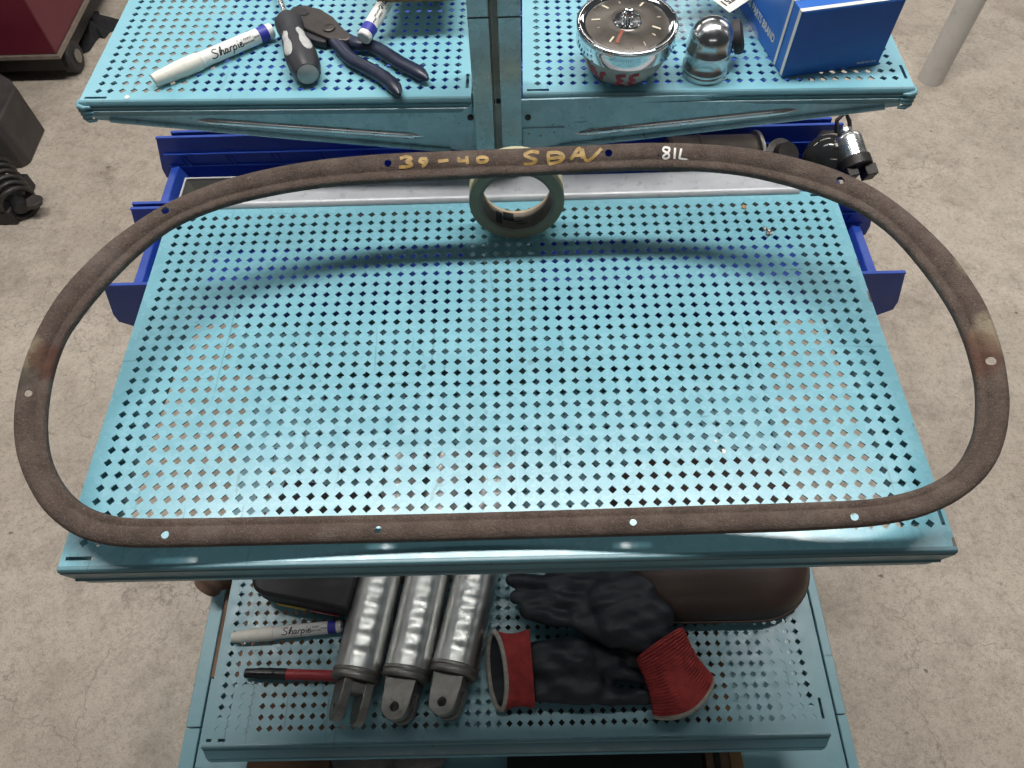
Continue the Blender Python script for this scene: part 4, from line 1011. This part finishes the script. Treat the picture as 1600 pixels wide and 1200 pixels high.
def cushion_plan(k, grow):        # rounded slab, straight front edge and round corners
    out = []; x0, x1, y0, y1 = .500-grow, .752+grow, .013-grow, .250+grow; r_ = .075+grow
    for cx_, cy_, a0 in ((x1-r_, y1-r_, 0), (x0+r_, y1-r_, PI/2), (x0+r_, y0+r_, PI), (x1-r_, y0+r_, PI*1.5)):
        for i in range(k+1):
            a = a0+PI/2*i/k; out.append((cx_+r_*math.cos(a), cy_+r_*math.sin(a)))
    return out
lv = [(-.030, .0008), (-.010, .0015), (-.003, .006), (0, .014), (-.0005, .022), (-.004, .034), (-.012, .047), (-.028, .057), (-.055, .062)]
vs = []; fs = []; kk = 9
for g_, z_ in lv: vs += [(x, y, zl+z_+.004*math.sin(9*x+5*y)*(z_ > .03)) for x, y in cushion_plan(kk, g_)]
n_ = len(cushion_plan(kk, 0))
for i in range(len(lv)-1):
    for j in range(n_): fs.append((i*n_+j, i*n_+(j+1) % n_, (i+1)*n_+(j+1) % n_, (i+1)*n_+j))
fs.append(tuple(range(n_-1, -1, -1))); fs.append(tuple((len(lv)-1)*n_+j for j in range(n_)))
cu = MB().add(vs, fs).build('cushion_body', M['pan'], t, smooth=60)
pp_ = cushion_plan(12, .0005); ed = MB(); ed.tube([(x, y, zl+.0175) for x, y in pp_+pp_[:1]], .0021, 8, cap=False); ed.build('piping', M['pan'], cu, smooth=60)
bc = at(342, 893, z=BZ+.045); bt = MB(); pr_ = []
for i in range(17): pr_.append((.017+.008*math.sin(min(1, i/10)*PI/2)+(.0022 if i % 4 < 2 else 0), -.030+.0040*i))
bt.lathe([(.004, -.0315), (.012, -.031)]+pr_+[(.012, .0435)], 36, basis(bc, z=(.55, .60, .35)))
tag(bt.build('ribbed_boot', M['brown_rubber'], None, smooth=50), 'brown ribbed rubber boot beside the left edge of the lower shelf', 'rubber boot')

# ------------------------------------------------------------------ things on the base deck under the lower shelf
dz = BZ-.0038
b = MB(); b.box((.010, -.152, dz), (.118, -.025, dz+.022)); tag(b.build('wooden_block', M['wood'], None, bevel=.002), 'brown wooden block on the base deck, left, below the lower shelf', 'wood')
b = MB(); b.box((-.060, -.02, dz), (.30, .30, dz+.02)); tag(b.build('wooden_board', M['wood'], None, bevel=.002), 'brown wooden board lying on the base deck behind the block', 'board')
t = thing('gearbox_casting', 'grey cast metal housing under the middle of the lower shelf', 'casting', (.2, -.14, dz))
c = MB(); c.lathe([(.045, 0), (.050, .012), (.046, .030), (.030, .034), (.016, .036), (.016, .040)], 32, basis((.165, -.110, dz), z=(0, 0, 1))); c.lathe([(.035, 0), (.04, .03), (.028, .036), (.012, .038)], 28, basis((.235, -.112, dz), z=(0, 0, 1))); c.box((.150, -.150, dz), (.265, -.075, dz+.026)); c.build('housing', M['alu_rough'], t, bevel=.003)
for x in (.150, .20, .262):
    q = MB(); q.lathe([(.006, 0), (.006, .005), (.0045, .007), (0, .0072)], 6, basis((x, -.150, dz+.034), z=(0, 0, 1))); q.build('bolt', M['dark_iron'], t)
t = thing('dark_crate', 'black punched metal crate on the base deck below the gloves', 'crate', (.45, -.12, dz))
c = MB(); c.box((.350, -.165, dz), (.600, .06, dz+.030)); c.build('crate_body', M['black_paint'], t, bevel=.002)
for i in range(6):
    q = MB(); q.lathe([(.004, 0), (.004, .001), (0, .0011)], 12, basis((.375+.04*i, -.150, dz+.0302), z=(0, 0, 1))); q.build('rivet', M['dark_iron'], t)
t = thing('slatted_wood_piece', 'striped strip of worn wood beside the black crate', 'wood', (.64, -.13, dz))
for i, (w_, mt) in enumerate(((.010, M['wood']), (.007, M['dark_iron']), (.012, M['wood']), (.016, M['card']))):
    x = .606+sum((.0105, .0075, .0125, .0165)[:i]); q = MB(); q.box((x, -.168, dz), (x+w_, .05, dz+.028+.002*(i % 2))); q.build('strip', mt, t, bevel=.0008)

# ------------------------------------------------------------------ debris on the work shelf
def fleck(name, u, v, r, h, mat, label, z=.0):
    p = at(u, v, z=z); mb = MB(); n = 11
    poly = [(p.x+r*random.uniform(.6, 1.1)*math.cos(2*PI*i/n), p.y+r*1.25*random.uniform(.6, 1.1)*math.sin(2*PI*i/n)) for i in range(n)]
    mb.prism(poly, z+.0002, z+h); return tag(mb.build(name, mat, None, bevel=.0002), label, 'debris')
fleck('tan_fleck', 1162.5, 324, .0034, .0010, M['card'], 'small tan fleck stuck at the back of the work shelf')
gm = thing('crushed_foil', 'crumpled grey scrap on the work shelf right of the tape', 'debris', tuple(at(1199, 362, z=0)))
for du, dv, r in ((-4, -4, .0034), (3, -1, .0040), (0, 4, .0030), (6, 4, .0022)):
    p = at(1199+du, 362+dv, z=0); q = MB(); q.lathe([(r, .0003), (r*.8, .0016), (r*.3, .0026), (0, .0028)], 7, basis((p.x, p.y, 0), z=(.1, .1, 1)), rfun=lambda rr, a, z: rr*random.uniform(.6, 1.2)); q.build('scrap', random.choice((M['tray_edge'], M['grey_steel'])), gm, smooth=10)
fleck('white_fleck', 1131, 705, .0022, .0005, M['label_white'], 'white paint fleck near the front right of the work shelf')
fleck('white_fleck', 1118, 690, .0014, .0005, M['label_white'], 'smaller white paint fleck near the front right of the work shelf')
fleck('paint_drip', 199, 152, .0028, .0006, M['label_white'], 'white paint drip at the front left corner of the upper shelf', z=.1116)

# ------------------------------------------------------------------ around the rack
cx, cy = at(92, 90, z=-.83).x, at(92, 90, z=-.83).y
t = thing('tool_cabinet', 'dark red tool cabinet on black castors standing on the concrete', 'cabinet', (cx-.3, cy+.4, FLOOR))
ez = -.83
MB().box((cx-.75, cy, ez+.012), (cx, cy+1.0, .15)).build('cabinet_body', M['cab_red'], t, bevel=.004)
b = MB(); b.box((cx-.76, cy-.008, ez), (cx+.008, cy+1.01, ez+.0115)); b.build('bottom_edge', M['cab_edge'], t)
b = MB(); b.box((cx-.75, cy+.015, ez-.055), (cx-.012, cy+1.0, ez-.0005)); b.build('plinth', M['black_paint'], t)
for yy in (.03, .52):
    c = MB(); c.lathe([(.018, -.022), (.046, -.020), (.052, -.012), (.052, .012), (.046, .020), (.018, .022)], 28, basis((cx-.012, cy+.05+yy, FLOOR+.0522), z=(1, 0, 0))); w = c.build('castor', M['rubber'], t)
    c = MB(); c.lathe([(.020, 0), (.022, .004), (.012, .008), (0, .008)], 20, basis((cx+.0105, cy+.05+yy, FLOOR+.0522), z=(1, 0, 0))); c.build('castor_hub', M['grey_steel'], w)
rp = at(152, 47, z=FLOOR); g = MB(); vs = []; n = 26
vs.append((rp.x, rp.y, FLOOR+.03))
for rr in (1, 2, 3):
    for i in range(n):
        a = 2*PI*i/n; R0 = (.085+.03*math.sin(3*a+.8)+.018*math.sin(7*a))*rr/3
        vs.append((rp.x+R0*math.cos(a)*.75, rp.y+R0*math.sin(a)*1.15, FLOOR+(.034+.014*math.sin(4*a)*(rr == 1) if rr < 3 else .001)-(.012 if rr == 2 else 0)+.006*math.sin(5*a)*(rr == 2)))
fs = [(0, 1+i, 1+(i+1) % n) for i in range(n)]+[(1+q*n+i, 1+(q+1)*n+i, 1+(q+1)*n+(i+1) % n, 1+q*n+(i+1) % n) for q in range(2) for i in range(n)]
tag(g.add(vs, fs).build('black_rag', M['rag'], None, smooth=70), 'crumpled black rag on the floor beside the red cabinet', 'rag')
b0 = at(44, 266, z=FLOOR); t = thing('charcoal_case', 'charcoal case standing on the floor at the left, below the red cabinet', 'case', (b0.x-.2, b0.y+.15, FLOOR))
m = basis((b0.x, b0.y+.01, FLOOR), x=(1, .03, 0), y=(-.03, 1, 0))
MB().prism([(-.5, 0), (-.020, 0), (0, .02), (0, .17), (-.03, .21), (-.5, .58)], 0, .16, m).build('case_body', M['charcoal'], t, bevel=.006)
s0 = at(18, 300, z=FLOOR); t = thing('coil_spring', 'dark coil spring pedal unit on the floor at the left edge', 'spring', tuple(s0))
c = MB(); pts = []; a0 = at(-8, 268, z=FLOOR+.07); a1 = at(32, 322, z=FLOOR+.05); ax = (a1-a0).normalized(); mm = basis(a0, z=ax); Lr = (a1-a0).length
for i in range(90):
    th = 2*PI*i/15; pts.append(tuple(mm @ Vector((.045*math.cos(th), .045*math.sin(th), Lr*i/89))))
c.tube(pts, .008, 8); c.build('coil', M['dark_iron'], t, smooth=60)
MB().lathe([(.02, -.01), (.02, Lr+.01)], 18, mm).build('damper_rod', M['black_paint'], t)
b = MB(); pb3 = at(-10, 345, z=FLOOR); b.box((pb3.x-.05, pb3.y-.02, FLOOR+.001), (at(40, 330, z=FLOOR).x, pb3.y+.14, FLOOR+.05)); b.build('pedal_base', M['black_paint'], t, bevel=.006)
pd = MB(); q = [at(u, v, z=FLOOR+.055) for u, v in ((40, 312), (52, 304), (65, 306), (64, 316), (54, 323), (42, 324))]; pd.prism([(p.x, p.y) for p in q], FLOOR+.044, FLOOR+.058); pd.build('pedal_plate', M['charcoal'], t, bevel=.003)
pp = at(1457, 130, z=FLOOR); pp = Vector((pp.x, pp.y+.02, FLOOR)); t = thing('white_pole', 'white painted round steel pole standing on the floor at the right', 'pole', tuple(pp))
MB().lathe([(.0375, .0), (.0375, 2.5)], 40, basis(pp, z=(0, 0, 1))).build('pole_shaft', M['pole'], t)
